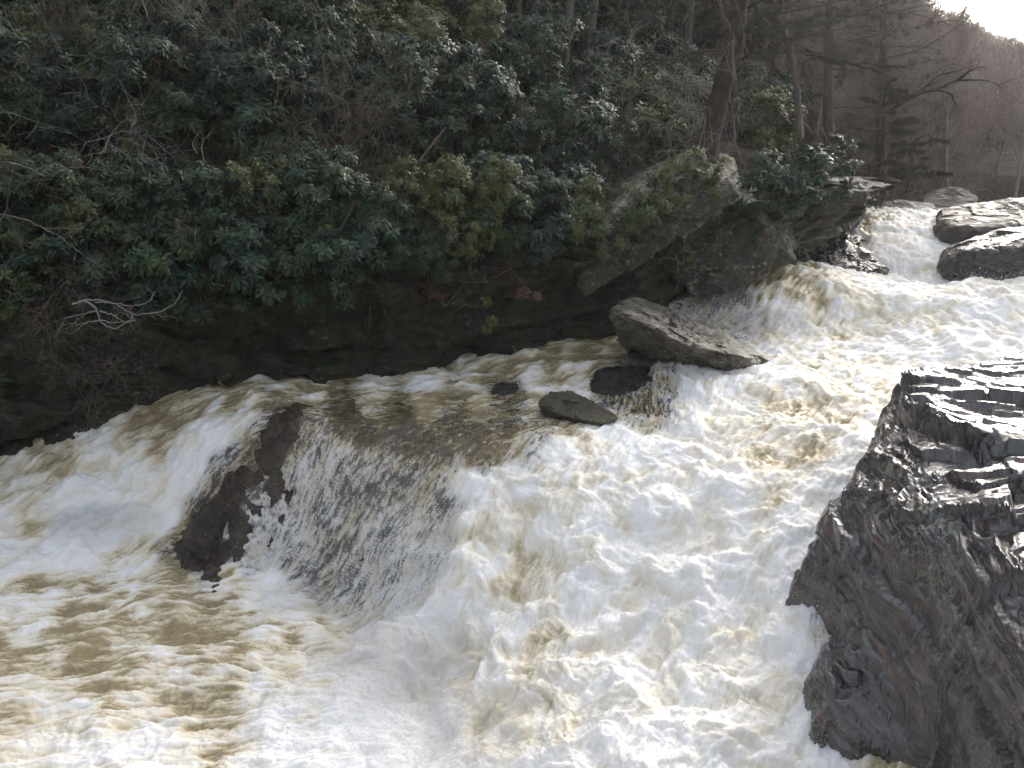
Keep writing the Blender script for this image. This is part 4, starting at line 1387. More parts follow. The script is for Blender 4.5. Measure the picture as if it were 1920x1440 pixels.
# ================================================================== RHODODENDRONS AND SHRUBS OF THE LEFT BANK
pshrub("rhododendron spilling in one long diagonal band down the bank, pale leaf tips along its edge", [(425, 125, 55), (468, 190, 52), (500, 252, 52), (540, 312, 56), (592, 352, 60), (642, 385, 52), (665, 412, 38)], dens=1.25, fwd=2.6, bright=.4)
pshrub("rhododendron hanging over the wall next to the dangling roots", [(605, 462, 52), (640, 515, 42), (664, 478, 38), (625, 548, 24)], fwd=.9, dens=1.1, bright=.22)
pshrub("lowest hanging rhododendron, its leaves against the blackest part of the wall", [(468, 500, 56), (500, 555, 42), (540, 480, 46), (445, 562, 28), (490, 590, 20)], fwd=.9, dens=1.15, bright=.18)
pshrub("rhododendron under the diagonal band, above the lowest hanging one", [(382, 372, 55), (450, 385, 55), (345, 420, 48), (430, 442, 48)])
pshrub("shaded rhododendron right of the thin fallen bare twigs", [(252, 400, 52), (215, 450, 42), (300, 470, 48), (255, 522, 38)])
pshrub("dim rhododendron at the lip of the wall behind the forked white branch", [(330, 520, 44), (285, 568, 34), (372, 556, 30)], fwd=.8)
pshrub("large dark rhododendron high in the corner of the bank, under grey twigs", [(100, 90, 66), (165, 62, 58), (55, 150, 58)])
pshrub("blue-grey rhododendron beside the large dark corner one", [(165, 150, 52), (222, 172, 48), (105, 195, 46)])
pshrub("fine-leaved olive shrub below the corner rhododendrons", [(55, 218, 46), (118, 242, 38), (15, 240, 38)], 'laurel')
pshrub("small olive shrub hanging with thin twigs above the dark hollow", [(172, 272, 42), (222, 295, 36), (160, 312, 36)], 'laurel', .8)
pshrub("dark rhododendron round the hollow, crossed by a pale twig", [(235, 245, 46), (300, 300, 42), (330, 350, 36)], dens=.8)
pshrub("tall rhododendron behind the top of the diagonal band", [(560, 40, 66), (500, 30, 58), (620, 85, 48)])
pshrub("rhododendron between the tall one and the bluish one at the wood's edge", [(645, 28, 56), (702, 60, 48), (690, 18, 48)])
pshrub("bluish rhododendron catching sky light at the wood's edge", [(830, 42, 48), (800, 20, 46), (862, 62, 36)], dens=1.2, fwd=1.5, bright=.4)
pshrub("flat-topped green rhododendron on the upper slope", [(702, 108, 48), (742, 132, 38), (668, 130, 38)])
pshrub("rhododendron directly below the flat-topped one", [(700, 182, 48), (762, 172, 48), (680, 222, 42)])
pshrub("yellow-green sapling beside the tall rhododendron", [(615, 78, 32), (642, 58, 28), (600, 110, 22)], 'laurel', .8, .9)
pshrub("mid-green shrub just right of the diagonal band's top", [(522, 152, 44), (562, 172, 38), (540, 120, 30)], 'laurel', .8)
pshrub("bright yellow-green shrub halfway up the slope", [(898, 142, 38), (905, 195, 40), (880, 172, 32)], 'laurel', 1.2, .9)
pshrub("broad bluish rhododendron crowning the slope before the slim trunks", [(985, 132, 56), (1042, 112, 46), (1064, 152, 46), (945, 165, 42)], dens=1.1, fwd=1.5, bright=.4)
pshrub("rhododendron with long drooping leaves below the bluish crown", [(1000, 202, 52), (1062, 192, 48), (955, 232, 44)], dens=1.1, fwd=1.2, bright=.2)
pshrub("wide layered rhododendron in the middle of the slope", [(1000, 282, 52), (1062, 292, 50), (942, 290, 46), (1105, 272, 36)], dens=1.1, fwd=1.2, bright=.2)
pshrub("lower layered rhododendron leaning out above the mossy wall", [(960, 342, 46), (1022, 350, 46), (905, 332, 38), (1080, 342, 36)], fwd=.8, dens=1.1)
pshrub("drooping green rhododendron tongue on the mossy wall", [(950, 405, 38), (992, 428, 36), (972, 458, 22)], fwd=.9, dens=1.1)
pshrub("rhododendron behind the dead hanging twigs", [(782, 272, 46), (832, 300, 44), (750, 302, 38)])
pshrub("rhododendron cascading beside the pale hanging twig fan", [(800, 350, 42), (842, 330, 38), (780, 392, 34)], fwd=.8)
pshrub("small rhododendron left of the bright yellow-green shrub", [(840, 245, 42), (878, 270, 36), (830, 205, 30)])
pshrub("mossy-green small-leaved shrub on the near end of the pale ledge", [(1085, 420, 38), (1132, 442, 42), (1182, 462, 34), (1105, 382, 38)], 'laurel', .9, y=15.75)
pshrub("small-leaved shrub trailing over the edge of the pale ledge", [(1232, 440, 32), (1268, 430, 26), (1222, 400, 32)], 'laurel', .8, y=16.3)
pshrub("small-leaved shrub spread over the middle of the pale ledge", [(1160, 410, 36), (1212, 388, 36), (1180, 372, 30)], 'laurel', .9, y=16.15)
pshrub("small-leaved shrub at the upper end of the pale ledge, below the leaning trunk", [(1292, 384, 30), (1330, 362, 30), (1252, 400, 26)], 'laurel', .9, y=16.7)
pshrub("yellowish shrub at the foot of the leaning trunk", [(1285, 318, 42), (1335, 330, 36), (1250, 352, 36)], 'laurel', 1.0, y=16.9)
pshrub("bluish rhododendron right of the leaning trunk, upper", [(1442, 220, 50), (1500, 200, 46), (1542, 190, 40), (1470, 262, 46)], dens=1.1, fwd=1.2, bright=.35)
pshrub("dark dense rhododendron right of the leaning trunk, over the stained block", [(1432, 332, 50), (1482, 340, 50), (1525, 320, 46), (1450, 388, 38)], dens=1.2, y=17.6)
pshrub("rhododendron on top of the streaked overhang", [(1562, 300, 42), (1580, 350, 32), (1540, 370, 32), (1500, 392, 26)], dens=1.1, y=19.6)
pshrub("dim rhododendron tuft tucked under the dense one by the stained block", [(1400, 412, 36), (1432, 430, 30)], y=17.5)
pshrub("loose rhododendron by the root of the long arching limb", [(1560, 242, 40), (1600, 205, 30), (1590, 262, 30)])
pshrub("dull green shrub left of the leaning trunk", [(1185, 150, 46), (1232, 172, 42), (1150, 192, 38)], 'laurel', .7)
pshrub("green shrub close against the leaning trunk's left side", [(1290, 180, 36), (1290, 232, 36), (1250, 242, 38)], 'laurel', .9)
pshrub("shaded shrub behind the leaning trunk's right side", [(1392, 130, 38), (1425, 100, 36)], 'laurel', .7)
pshrub("tiny yellow-green sprig alone on the dark wall, below the diagonal band", [(535, 400, 16), (530, 432, 16)], 'laurel', 1.2, 2.2)
pshrub("reddish-leaved shrub clinging to the mossy wall", [(880, 520, 40), (935, 505, 36), (835, 575, 32), (990, 540, 26)], 'red', .35, y=14.9)
pshrub("small green-leaved plants rooted under the reddish shrub on the wall", [(842, 592, 24), (920, 600, 22), (900, 560, 18)], 'laurel', .6, y=14.85)
pshrub("small bright green tuft on the stained block", [(1285, 492, 16), (1275, 480, 12)], 'laurel', 1.3, y=17.2)
pshrub("brownish straggly shrub low at the picture's edge, above the wall", [(45, 480, 48), (90, 540, 42), (20, 550, 38)], 'laurel', .55, .8)
pshrub("dim rhododendron beside the straggly brownish shrub", [(150, 470, 40), (130, 400, 42), (60, 400, 42)], dens=.8)
pshrub("rhododendron tips poking in at the picture's edge beside the dark water", [(-8, 680, 16), (-20, 700, 18)], dens=1.6, y=13.4)

# shrubs that fill the shade of the bank behind the named ones
protos = []
for k in range(5):
    g = np.random.default_rng(300 + k)
    bl = [((g.normal() * .55, g.normal() * .4, .9 + g.random() * .7), .5 + .25 * g.random()) for _ in range(4)]
    protos.append(shrub("evergreen_shrub", "dark evergreen shrub filling the shaded bank behind the nearer bushes", "shrub", bl, (0, 0, 0), .8, 'rhodo' if k < 4 else 'laurel', "evergreen shrubs filling the shaded bank", 310 + k))
used = [False] * 5
for px in range(-60, 1660, 98):
    for py in (470, 400, 325, 255, 190, 125, 65, 5):
        jx_, jy_ = px + rng.uniform(-40, 40), py + rng.uniform(-25, 25)
        if (jx_ > 1480 and jy_ < 170) or (jx_ > 880 and jy_ < 150):
            continue
        yy = yg(jx_, jy_)
        if yy > 58 or (jx_ > 1100 and jy_ > 380):
            continue
        q = P(jx_, jy_, y=yy + .9)
        q[2] = float(ground_z(q[None, :2])[0]) - .3
        k = int(rng.integers(0, 5))
        s_ = rng.uniform(.8, 1.25) * (1 + max(0, yy - 22) * .02)
        if not used[k]:
            used[k] = True
            protos[k].location, protos[k].rotation_euler, protos[k].scale = q, (0, 0, rng.uniform(-1, 1)), (s_,) * 3
        else:
            copy_thing(protos[k], q, rng.uniform(-1, 1), s_)

for px in range(-80, 1090, 58):
    for py, s_ in ((425, .75), (485, .55)):
        jx_, jy_ = px + rng.uniform(-25, 25), py + rng.uniform(-20, 20)
        q = P(jx_, jy_ + 40, y=ylip(jx_) + .25 + (485 - py) * .008)
        k = int(rng.integers(0, 5))
        if used[k]:
            copy_thing(protos[k], q, rng.uniform(-1, 1), s_ * rng.uniform(.8, 1.15))

for px in range(-70, 960, 66):
    for py in (300, 240):
        jx_, jy_ = px + rng.uniform(-25, 25), py + rng.uniform(-18, 18)
        yy = yg(jx_, jy_)
        q = P(jx_, jy_ + 30, y=yy - .25)
        k = int(rng.integers(0, 5))
        if used[k]:
            copy_thing(protos[k], q, rng.uniform(-2, 2), rng.uniform(.7, 1.05))

# long shoots draped over the lip
for k_, (px, bot) in enumerate([(-30, 560), (35, 570), (95, 580), (150, 575), (205, 600), (262, 560), (318, 605), (372, 585), (425, 560), (560, 575), (585, 540), (690, 520), (735, 420), (890, 430), (1010, 470), (1050, 440)]):
    j_ = lambda s_: rng.normal() * s_
    yl_ = ylip(px)
    bl_ = [(px + j_(14), 430 + j_(8), 40), (px + j_(12), 430 + (bot - 430) * .45, 36), (px + j_(10), 430 + (bot - 430) * .8, 27), (px + j_(12), bot - 8, 17)]
    pshrub("dark rhododendron shoots draped over the lip of the undercut wall", bl_, dens=.95, fwd=.9, name="draping_rhododendron", group="rhododendron shoots draped over the wall")

# bare twiggy shrubs among the evergreens


def spots(lst):
    return [P(a, b, y=yg(a, b) - d - 1.4) for a, b, d in lst]


def rootat(px, py, d=0.0):
    y = yg(px, py) - d
    return P(px, py, y=y)


bare_shrub("grey-brown leafless twigs massed above the corner rhododendron", rootat(330, 200), spots([(300, 20, 1.2), (350, 40, 1.4), (410, 60, 1.2), (440, 120, 1.3), (250, 60, 1.2), (380, 100, 1.6)]), seed=1, kids=8, rad=.03)
bare_shrub("leafless twigs with grey lichen at the top corner of the bank", rootat(90, 160), spots([(20, 20, 1.2), (60, 10, 1.3), (110, 20, 1.1), (150, 60, 1.3), (10, 90, 1.2)]), seed=2, kids=8, rad=.03)
bare_shrub("rusty leafless bush right of the diagonal rhododendron", rootat(640, 330), spots([(600, 200, .9), (640, 180, 1.0), (670, 220, .9), (690, 270, .9), (620, 260, 1.2), (600, 290, 1)]), seed=3, kids=8)
bare_shrub("straggling leafless bush in front of the layered rhododendrons", rootat(760, 240), spots([(720, 80, .9), (760, 100, 1.1), (800, 120, 1.1), (830, 170, 1.0), (730, 170, 1.2), (700, 320, 1)]), seed=4, kids=7)
bare_shrub("brown leafless twigs over the straggly shrub at the picture's edge", rootat(60, 430, .3), spots([(20, 440, 1.1), (80, 470, 1.2), (120, 520, 1.1), (60, 560, 1.0), (150, 560, .9), (10, 520, 1)]), seed=5, kids=8, up=-.03)
bare_shrub("thin bare saplings in front of the dull green shrub", rootat(1160, 260), spots([(1110, 120, .8), (1160, 100, 1), (1210, 90, 1), (1250, 130, .9), (1180, 180, 1.2)]), seed=6, kids=8)
bare_shrub("hazy bare thicket between the slim trunks and the leaning trunk", rootat(1220, 130), spots([(1150, 20, 1.5), (1200, 0, 1.5), (1260, 20, 1.5), (1290, 60, 1.2), (1230, 60, 1.5)]), seed=7, kids=9, rad=.03)
bare_shrub("pale dead twiggy top drooping over the ledge's hollow", rootat(1150, 210, .6), spots([(1165, 250, 1.4), (1195, 270, 1.4), (1140, 260, 1.3), (1230, 290, 1.2), (1260, 310, 1.1), (1180, 300, 1.4), (1125, 235, 1.3)]), B_pale, seed=8, kids=9, up=-.06, rad=.02, minr=.0045)
bare_shrub("pale fan of dead twigs hanging on the mossy wall", rootat(820, 360, .5), spots([(810, 410, 1.1), (835, 420, 1.1), (855, 405, 1.0), (790, 400, 1.1), (845, 385, 1.2)]), B_grey, seed=9, kids=7, up=-.12, rad=.012, level=2, bend=.2)
bare_shrub("grey dead spray hanging in the dark hollow", rootat(255, 220, .6), spots([(285, 240, 1.2), (300, 248, 1.2), (240, 245, 1.2), (265, 235, 1.3)]), B_pale, seed=10, kids=7, up=-.05, rad=.010, level=2)
bare_shrub("brown roots dangling down the dark wall", P(705, 420, y=15.6), [P(698, 560, y=15.0), P(712, 620, y=15.1), (P(722, 560, y=15.0)), P(690, 500, y=15.0)], B_twig, seed=11, kids=4, up=-.3, rad=.012, level=2, bend=.16, spread=.5, name="dangling_root", cat="root")
bare_shrub("fine grey twigs hanging beside the small rhododendron", rootat(850, 180, .6), spots([(840, 250, 1.1), (870, 240, 1.1), (815, 230, 1.1), (850, 215, 1.2)]), B_grey, seed=12, kids=5, up=-.12, rad=.010, level=2)


# pale bare branches drawn one by one
def branch(label, paths, mat, y=None, dy=1.3, seed=0, name="bare_branch", twigs=0, rads=(.02, .006)):
    first = paths[0][0]
    pts0 = P(first[0], first[1], y=(y if y else yg(*first[:2]) - dy))
    o = empty(name, label, "branch", None, tuple(pts0))
    V, Fs, off_ = [], [], 0
    tw = Twigs(seed)
    for pi, path in enumerate(paths):
        n = len(path)
        pp_ = np.array([P(a, b, y=(y if y else yg(a, min(b, 470)) - dy) - .12 * math.sin(k * 1.7 + pi)) for k, (a, b) in enumerate(path)]) - pts0
        q = smooth_path(pp_, n * 5)
        q += rng.normal(size=q.shape) * .006
        r0, r1 = rads if pi == 0 else (rads[0] * .6, rads[1])
        v, f = tube(q, np.linspace(r0, r1, len(q)), 6)
        V.append(v)
        Fs.append(f + off_)
        off_ += len(v)
        for _ in range(twigs):
            k = random.randrange(len(q) // 4, len(q))
            dd_ = Vector(unit(q[min(k + 1, len(q) - 1)] - q[k - 1])) + Vector((random.gauss(0, .6), random.gauss(0, .6), random.gauss(0, .6)))
            tw.grow(Vector(q[k]), dd_, random.uniform(.15, .45), r1 * .9, 1, 4, .7, .2, .02, .6, 4)
    if twigs:
        v, f = segs(tw.A, tw.B, np.maximum(tw.ra, .0028), np.maximum(tw.rb, .0018))
        V.append(v)
        Fs.append(f + off_)
    me = make_mesh("branch", np.concatenate(V), np.concatenate(Fs))
    link("branch", me, mat, o)
    return o


branch("forked white dead branch hanging over the black wall", [[(135, 570), (160, 563), (182, 578), (186, 600), (200, 612), (215, 618), (235, 605), (255, 598)], [(160, 563), (195, 562), (225, 575), (255, 591), (300, 585), (330, 568), (341, 545)],
       [(186, 600), (160, 605), (141, 611)], [(182, 582), (150, 590), (118, 597)], [(178, 566), (215, 568), (250, 575), (280, 565), (290, 552)], [(186, 600), (215, 605), (260, 600)], [(186, 583), (210, 590), (230, 602)]], B_pale, 12.75, seed=21, twigs=2, rads=(.015, .0045))
branch("pale wavy branch reaching in from the picture's edge, upper", [(lambda: [(-40, 300), (0, 303), (30, 308), (60, 318), (85, 332), (110, 322), (130, 314), (170, 316), (215, 321)])(), [(0, 303), (20, 322), (45, 331), (85, 330)], [(26, 312), (18, 350), (12, 395), (0, 415)], [(110, 322), (135, 312), (160, 300)]], B_grey, 12.6, seed=22, twigs=4, rads=(.015, .004))
branch("long thin pale branch sloping down from the picture's edge, lower", [[(-40, 405), (10, 402), (50, 412), (85, 430), (115, 445), (140, 465), (160, 482), (190, 500), (215, 518)], [(85, 430), (110, 428), (150, 430), (165, 418)], [(10, 402), (25, 425), (35, 450)], [(170, 487), (158, 510)]], B_grey, 12.6, seed=23, twigs=5, rads=(.012, .0035))
branch("thin pale branch falling through the dark rhododendrons to the hollow", [[(255, -30), (280, 40), (300, 60), (310, 45)], [(225, 60), (228, 90), (233, 116), (215, 135), (232, 165), (243, 190), (257, 225), (245, 240)], [(233, 116), (262, 124), (275, 140)], [(215, 135), (190, 146), (155, 145)]], B_grey, None, 3.0, seed=24, twigs=5, rads=(.018, .006))
branch("grey twisting vine rising left of the long diagonal band's foot", [[(405, 335), (380, 300), (378, 265), (395, 250)], [(400, 315), (430, 322), (452, 330)], [(370, 290), (360, 270), (372, 250)], [(395, 340), (372, 300)]], B_twig, None, 2.6, seed=25, twigs=4, rads=(.013, .005))
branch("pale contorted twig hanging under the shaded rhododendron", [[(330, 410), (335, 425), (345, 440), (342, 470)], [(368, 430), (366, 450), (372, 470)], [(330, 412), (350, 415)]], B_grey, 13.2, seed=26, twigs=3, rads=(.013, .005))
branch("whitish fork leaning up through the wood's edge", [[(870, 120), (885, 95), (900, 70), (912, 40), (918, 10), (925, -30)], [(912, 40), (905, 20), (908, -20)], [(900, 70), (920, 95)]], B_grey, None, 1.8, seed=27, twigs=4, rads=(.05, .02))
branch("pale broken branch hanging straight down before the leaning trunk", [[(1345, -30), (1352, 20), (1370, 55), (1376, 75), (1372, 100), (1378, 150), (1374, 200), (1376, 260), (1388, 305), (1395, 312), (1375, 325), (1358, 343)],
       [(1372, 75), (1355, 105), (1342, 140)], [(1376, 150), (1362, 110), (1375, 78)], [(1378, 210), (1388, 235), (1398, 237)], [(1395, 80), (1392, 40), (1375, 0)], [(1392, 75), (1402, 100)]], B_grey, 18.0, seed=28, twigs=5, rads=(.030, .012))
branch("thin green-grey bough drooping in front of the streaked overhang's bushes", [[(1540, 240), (1550, 262), (1565, 285), (1585, 305), (1598, 318)], [(1555, 222), (1580, 235), (1602, 247)], [(1565, 285), (1560, 300)]], B_grey, 19.5, seed=29, twigs=4, rads=(.02, .008))

# ================================================================== TREES of the left bank
lean = hemlock("big red-brown leaning hemlock trunk on top of the pale ledge",
               [P(1318, 305, y=19.2), P(1330, 250, y=19.3), P(1348, 190, y=19.4), P(1368, 110, y=19.6), P(1385, 30, y=19.8), P(1395, -60, y=20.0), P(1400, -220, y=20.4), P(1405, -480, y=21)], [.31, .24, .21, .20, .185, .165, .14, .07],
               [(.42, (1.0, -.5, .25), 2.2), (.46, (-1, -.6, .3), 2.0), (.5, (.6, -.9, .1), 2.2), (.53, (1, .3, .2), 2.6), (.57, (-.8, -.6, .2), 2.4), (.62, (.9, -.7, .1), 2.8), (.66, (-1, .3, .2), 2.6), (.7, (.4, -1, .1), 2.6), (.75, (1, .4, .2), 2.6),
                (.8, (-1, -.2, .1), 2.4), (.84, (.8, -.7, .1), 2.2), (.88, (-.5, -.8, .2), 2), (.93, (.7, .5, .2), 1.6), (.97, (-.6, .3, .5), 1.2)], B_red, 31, .5)
hemlock("dark hemlock with feathery boughs behind the long arching limb",
        [P(1560, 330, y=24.5), P(1552, 200, y=24.6), P(1556, 60, y=24.8), P(1560, -80, y=25), P(1560, -300, y=25)], [.16, .14, .12, .10, .06],
        [(.25, (1, -.5, .2), 2.6), (.3, (-.8, -.7, .1), 2.2), (.35, (.9, -.2, .3), 3.0), (.4, (.5, -1, .1), 2.5), (.45, (1, .2, .25), 3.2), (.5, (-1, -.2, .2), 2.4), (.55, (.9, -.6, .2), 3.4), (.58, (1, .1, .15), 3.2), (.6, (-.8, -.6, .2), 2.6), (.65, (1, -.3, .2), 3.2),
         (.7, (.3, -1, .2), 2.6), (.75, (1, .4, .1), 3), (.8, (-.9, .2, .1), 2.4), (.9, (.8, -.5, .2), 2.2)], B_twig, 32, .12)
hemlock("slim mossy leaning tree beside the leaning trunk, bare near its base",
        [P(1500, 260, y=21.2), P(1493, 150, y=21.2), P(1478, 80, y=21.2), P(1452, 10, y=21.2), P(1430, -60, y=21.3), P(1400, -250, y=21.6)], [.085, .075, .07, .06, .055, .03],
        [(.3, (1, -.4, .3), 1.8), (.36, (.8, .3, .2), 2.4), (.42, (1, -.6, .0), 2.4), (.48, (.9, .2, .2), 2.6), (.52, (-.7, -.6, .2), 1.8), (.58, (1, -.2, .2), 2.6), (.66, (.6, -.8, .2), 2.2), (.8, (1, 0, .3), 2.2)], B_twig, 33, .2)
hemlock("half-bare brown hemlock farther upstream, thin boughs reaching over the water",
        [P(1655, 352, y=29), P(1650, 230, y=29), P(1656, 100, y=29.2), P(1660, -20, y=29.4), P(1660, -200, y=29.5)], [.15, .13, .11, .09, .04],
        [(.2, (1, -.4, .1), 2.6), (.26, (-1, -.3, .2), 2.6), (.32, (.8, -.6, .2), 2.8), (.38, (1, .3, .2), 3), (.44, (-.9, -.4, .2), 2.8), (.5, (1, -.3, .2), 2.8), (.55, (.4, -.9, .2), 2.6), (.6, (-1, .2, .2), 2.8), (.66, (.9, -.2, .1), 2.4), (.74, (-.6, -.7, .1), 2.4), (.85, (.8, .3, .2), 2)], B_twig, 34, 0.0)
for lab, sp_, sd_, n_ in (("small dark hemlock low over the water between the arching limb and the far rocks", (1640, 375, 27.5), 35, 3.6), ("dim green hemlock clump behind the long low rock", (1700, 365, 33), 36, 4.2)):
    b = P(sp_[0], sp_[1], y=sp_[2])
    g = np.random.default_rng(sd_)
    hemlock(lab, [b, b + [.1, 0, n_ * .4], b + [.0, .1, n_ * .8], b + [.1, 0, n_]], [.07, .06, .04, .015],
            [(f_, (math.cos(a_), math.sin(a_), .15), 1.5 * (1.15 - f_)) for f_, a_ in zip(np.linspace(.1, .95, 20), g.uniform(0, 6.3, 20))], B_dark, sd_, .9)

# the dim wood behind the slim trunks
deep = ["dim evergreen bush deep in the wood behind the slim trunks", "evergreen bushes deep in the wood"]
for _ in range(90):
    px, yy = rng.uniform(560, 1560), 29 + 34 * rng.random() ** 1.2
    q = P(px, 60, y=yy)
    q[2] = float(ground_z(q[None, :2])[0]) - .3
    live = [i for i in range(5) if used[i]]
    k = live[int(rng.integers(0, len(live)))]
    c_ = copy_thing(protos[k], q, rng.uniform(-2, 2), rng.uniform(1.1, 1.9) * (yy / 32), deep[0])
    c_["group"] = deep[1]
dtr = [bare_tree("leafless grey tree deep in the wood behind the slim trunks", 800 + k, 9 + k, B_grey, "leafless trees deep in the wood", .10) for k in range(3)]
for i in range(30):
    px, yy = rng.uniform(600, 1480), 28 + 28 * rng.random()
    q = P(px, 60, y=yy)
    q[2] = float(ground_z(q[None, :2])[0])
    if i < 3:
        dtr[i].location = q
    else:
        copy_thing(dtr[i % 3], q, rng.uniform(0, 6.28), rng.uniform(.7, 1.1))

# the long limb that arches over the water, with its side branches
branch("long dark limb arching out over the water toward the bare hillside", [[(1545, 262), (1590, 238), (1640, 220), (1680, 200), (1705, 182), (1730, 172), (1760, 165), (1795, 150), (1830, 150), (1860, 152), (1882, 166)],
       [(1730, 172), (1760, 168), (1785, 175), (1792, 200)], [(1690, 195), (1720, 180), (1760, 140), (1800, 132)], [(1590, 238), (1640, 245), (1690, 230), (1740, 230)], [(1795, 150), (1815, 135), (1830, 128)], [(1640, 220), (1665, 190), (1700, 165)]], B_dark, 21.5, seed=41, twigs=7, rads=(.072, .007), name="tree_limb")
branch("short dark limb pointing out just above the far rocks", [[(1545, 325), (1590, 318), (1625, 308), (1650, 306), (1668, 307)], [(1600, 314), (1630, 318), (1655, 320)], [(1700, 272), (1740, 250), (1770, 240)]], B_dark, 21.8, seed=42, twigs=6, rads=(.06, .018), name="tree_limb")
branch("dark crooked bough crossing before the half-bare hemlock", [[(1470, 95), (1510, 100), (1560, 112), (1600, 122), (1640, 132), (1675, 146)], [(1560, 112), (1582, 125), (1584, 140), (1575, 160)], [(1510, 90), (1560, 120), (1590, 118)], [(1600, 122), (1620, 118), (1660, 125)]], B_dark, 21.6, seed=43, twigs=10, rads=(.05, .014), name="tree_limb")

# slim trunks standing in the wood
for lab, pb, pt, w_, yy, mt in [
        ("slim brown trunk, thickest of the group rising from the bluish rhododendron", (1058, 112), (1070, -40), 15, 27, B_grey), ("slim pale trunk just right of the thickest slim one", (1104, 95), (1116, -40), 14, 28, B_grey),
        ("slim reddish trunk left of the bluish crown", (973, 75), (972, -40), 9, 26, B_red), ("thin grey trunk leaning right beside the slim reddish one", (994, 72), (1012, -40), 8, 27, B_grey),
        ("pale trunk stub high between the leaning grey trunk and the thickest slim one", (1028, 40), (1028, -40), 11, 31, B_grey), ("thin black trunk between the slim pale trunk and the whitish one", (1155, 62), (1150, -40), 5, 30, B_dark),
        ("whitish thin trunk high in the wood", (1200, 70), (1205, -40), 8, 31, B_grey), ("reddish trunk deep in the wood, right of the whitish thin one", (1237, 80), (1232, -40), 11, 32, B_red),
        ("grey trunk deep in the wood close to the leaning hemlock", (1288, 118), (1294, -40), 14, 30, B_grey), ("thin dark trunk left of the slim reddish one", (943, 68), (940, -40), 6, 27, B_dark),
        ("slanting grey-brown trunk right of the leaning hemlock", (1440, 130), (1462, -40), 16, 27, B_red), ("thin straight trunk right behind the slim mossy tree", (1524, 90), (1530, -40), 9, 29, B_grey),
        ("faint trunk at the very top, left of the wood's slim trunks", (760, 40), (752, -40), 9, 27, B_dark), ("dim trunk behind the diagonal rhododendron's upper half", (398, 330), (388, 60), 17, 20, B_twig)]:
    a, b = P(pb[0], pb[1] + 25, y=yy), P(pt[0], pt[1], y=yy + .3)
    d = (b - a) / max(.1, b[2] - a[2])
    top_ = a + d * 9.5
    g = np.random.default_rng(int(pb[0]))
    r_ = w_ / F_PX * yy / 2 * .85
    hemlock(lab, [a, a + d * 3 + [.06, 0, 0], a + d * 6, top_], [r_ * 1.15, r_, r_ * .8, r_ * .3],
            [(f_, (math.cos(t_), math.sin(t_), .4), 1.6) for f_, t_ in zip(np.linspace(.35, .98, 16), g.uniform(0, 6.3, 16))], mt, int(pb[0]) + 3, 0.15 if pb[0] < 1300 else 0.0, "slim_tree", "slim trunks in the wood")

for k_, (px, py, yy, h_) in enumerate([(1520, 300, 27, 5.5), (1600, 330, 29, 6.5), (1660, 345, 32, 6.0), (1720, 350, 35, 5.5), (1570, 330, 31, 7.5), (1640, 345, 36, 8.0), (1700, 352, 40, 7.0), (1480, 240, 28, 6.5)]):
    q = P(px, py, y=yy)
    q[2] = float(ground_z(q[None, :2])[0])
    t_ = bare_tree("twiggy leafless tree on the flat ground just upstream of the streaked overhang", 700 + k_, h_, B_mauve, "leafless trees just upstream", .07)
    t_.location = q

# ================================================================== FAR HILLSIDE
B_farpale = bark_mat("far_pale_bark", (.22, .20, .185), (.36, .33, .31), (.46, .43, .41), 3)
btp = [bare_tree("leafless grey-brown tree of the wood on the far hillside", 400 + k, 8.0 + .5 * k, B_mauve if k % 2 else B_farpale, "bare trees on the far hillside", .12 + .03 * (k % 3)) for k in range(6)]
hp = []
for k in range(3):
    g = np.random.default_rng(500 + k)
    hp.append(hemlock("dull green evergreen among the leafless trees of the far hillside", [(0, 0, -.3), (.1, 0, 2.5), (0, .1, 5.0), (0, 0, 6.5)], [.10, .09, .06, .02],
                      [(f_, (math.cos(a_), math.sin(a_), .1), 2.2 * (1.1 - f_)) for f_, a_ in zip(np.linspace(.15, .97, 30), g.uniform(0, 6.3, 30))], B_dark, 510 + k, .9, "evergreen_tree", "evergreens on the far hillside", needle=.12))
ub, uh = [False] * 6, [False] * 3


def plant(pool, flags, k, q, rz_, s_):
    if not flags[k]:
        flags[k] = True
        pool[k].location, pool[k].rotation_euler, pool[k].scale = q, (0, 0, rz_), (s_,) * 3
        return pool[k]
    return copy_thing(pool[k], q, rz_, s_)


cnt = 0
tries = 0
while cnt < 285 and tries < 6000:
    tries += 1
    a_ = math.radians(rng.uniform(14.5, 34))
    r_ = 34 + 95 * rng.random() ** 1.3
    q = np.array([r_ * math.sin(a_), r_ * math.cos(a_), 0])
    sd0 = float(bank_sd(q[None, :2])[0])
    if sd0 < 1.2:
        continue
    q[2] = float(ground_z(q[None, :2])[0])
    lim = np.interp(math.degrees(a_), [14, 22.4, 23.6, 28.4, 34], [14, 9.0, 7.5, 5.3, 4.0])
    top_el = math.tan(math.radians(lim)) * r_ + CAMZ
    hmax = top_el - q[2]
    if hmax < 3.0:
        continue
    k = int(rng.integers(0, 6))
    s_ = min(rng.uniform(.75, 1.15), hmax / (9.8 + .5 * k))
    if s_ < .35:
        continue
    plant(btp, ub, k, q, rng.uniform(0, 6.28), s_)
    cnt += 1
thick = []
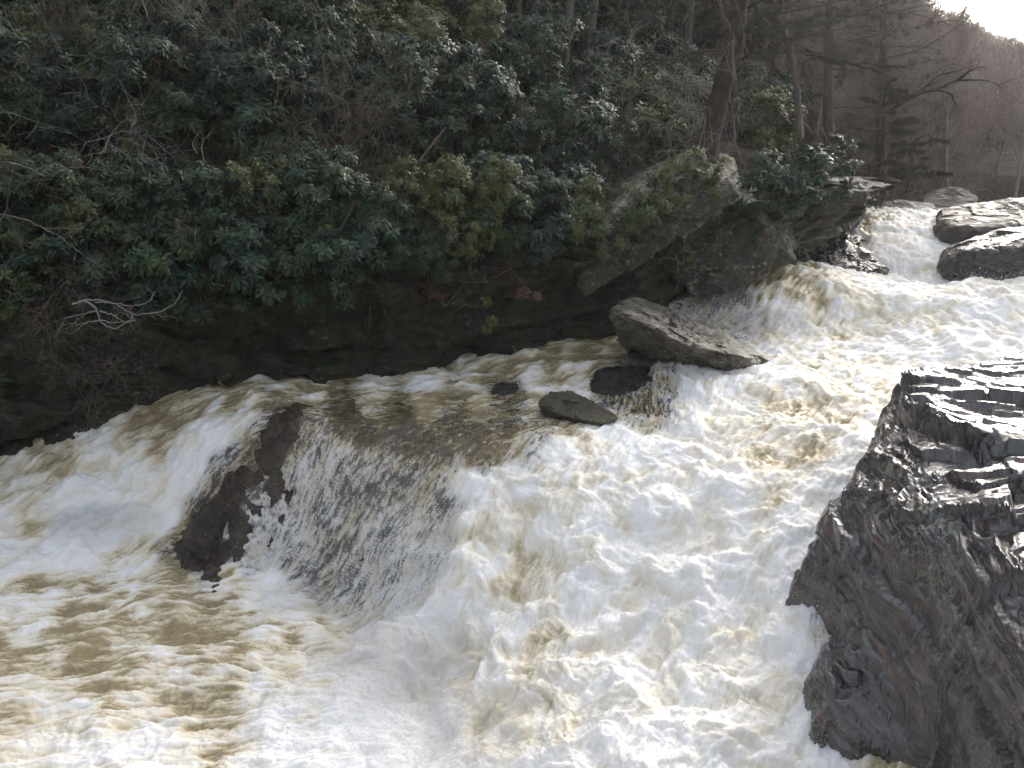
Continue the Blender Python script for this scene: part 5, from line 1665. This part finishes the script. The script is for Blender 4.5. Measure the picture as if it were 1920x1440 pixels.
for k in range(4):
    o = empty("bare_shrub", "leafless mauve-grey thicket shrub under the trees of the far hillside", "shrub", "bare thicket shrubs on the far hillside")
    t = Twigs(600 + k)
    for _ in range(9):
        t.grow(Vector((random.gauss(0, .3), random.gauss(0, .3), -.1)), Vector((random.gauss(0, .5), random.gauss(0, .5), 1)), random.uniform(1.4, 2.4), .02, 2, 8, .6, .14, .06, .55, 5)
    link("branch", t.mesh("branch", .008), B_mauve, o)
    thick.append(o)
ut = [False] * 4
for _ in range(110):
    a_ = math.radians(rng.uniform(15, 33))
    r_ = 31 + 45 * rng.random() ** 1.4
    q = np.array([r_ * math.sin(a_), r_ * math.cos(a_), 0])
    if float(bank_sd(q[None, :2])[0]) < .7:
        continue
    q[2] = float(ground_z(q[None, :2])[0])
    plant(thick, ut, int(rng.integers(0, 4)), q, rng.uniform(0, 6.28), rng.uniform(.7, 1.3))
for px, py, yy, s_ in [(1700, 200, 52, .8), (1740, 190, 56, .8), (1690, 330, 40, .55), (1720, 345, 42, .5), (1860, 345, 44, .4), (1910, 340, 46, .45), (1740, 40, 75, .8), (1800, 330, 50, .35), (1420, 40, 32, 1.0), (1330, 60, 34, 1.0)]:
    q = P(px, py, y=yy)
    q[2] = float(ground_z(q[None, :2])[0])
    plant(hp, uh, int(rng.integers(0, 3)), q, rng.uniform(0, 6.28), s_)
for pool, fl in ((thick, ut), (btp, ub), (hp, uh), (protos, used)):
    for o_, f_ in zip(pool, fl):
        if not f_:
            for c_ in list(o_.children):
                bpy.data.objects.remove(c_)
            bpy.data.objects.remove(o_)


# ================================================================== HAZE over the valley
hz = bpy.data.meshes.new("haze")
bm = bmesh.new()
bmesh.ops.create_cube(bm, size=1)
bm.to_mesh(hz)
bm.free()
m = Mat("haze")
m.t.nodes.remove(m.b)
v = m.n("VolumePrincipled")
v.inputs["Color"].default_value = (.92, .90, .90, 1)
v.inputs["Density"].default_value = .0005
v.inputs["Anisotropy"].default_value = .4
m.l(v.outputs[0], m.out.inputs["Volume"])
ho = link("haze", hz, m.m)
ho.location = (60, 140, 24)
ho.scale = (520, 620, 60)
tag(ho, kind="stuff")
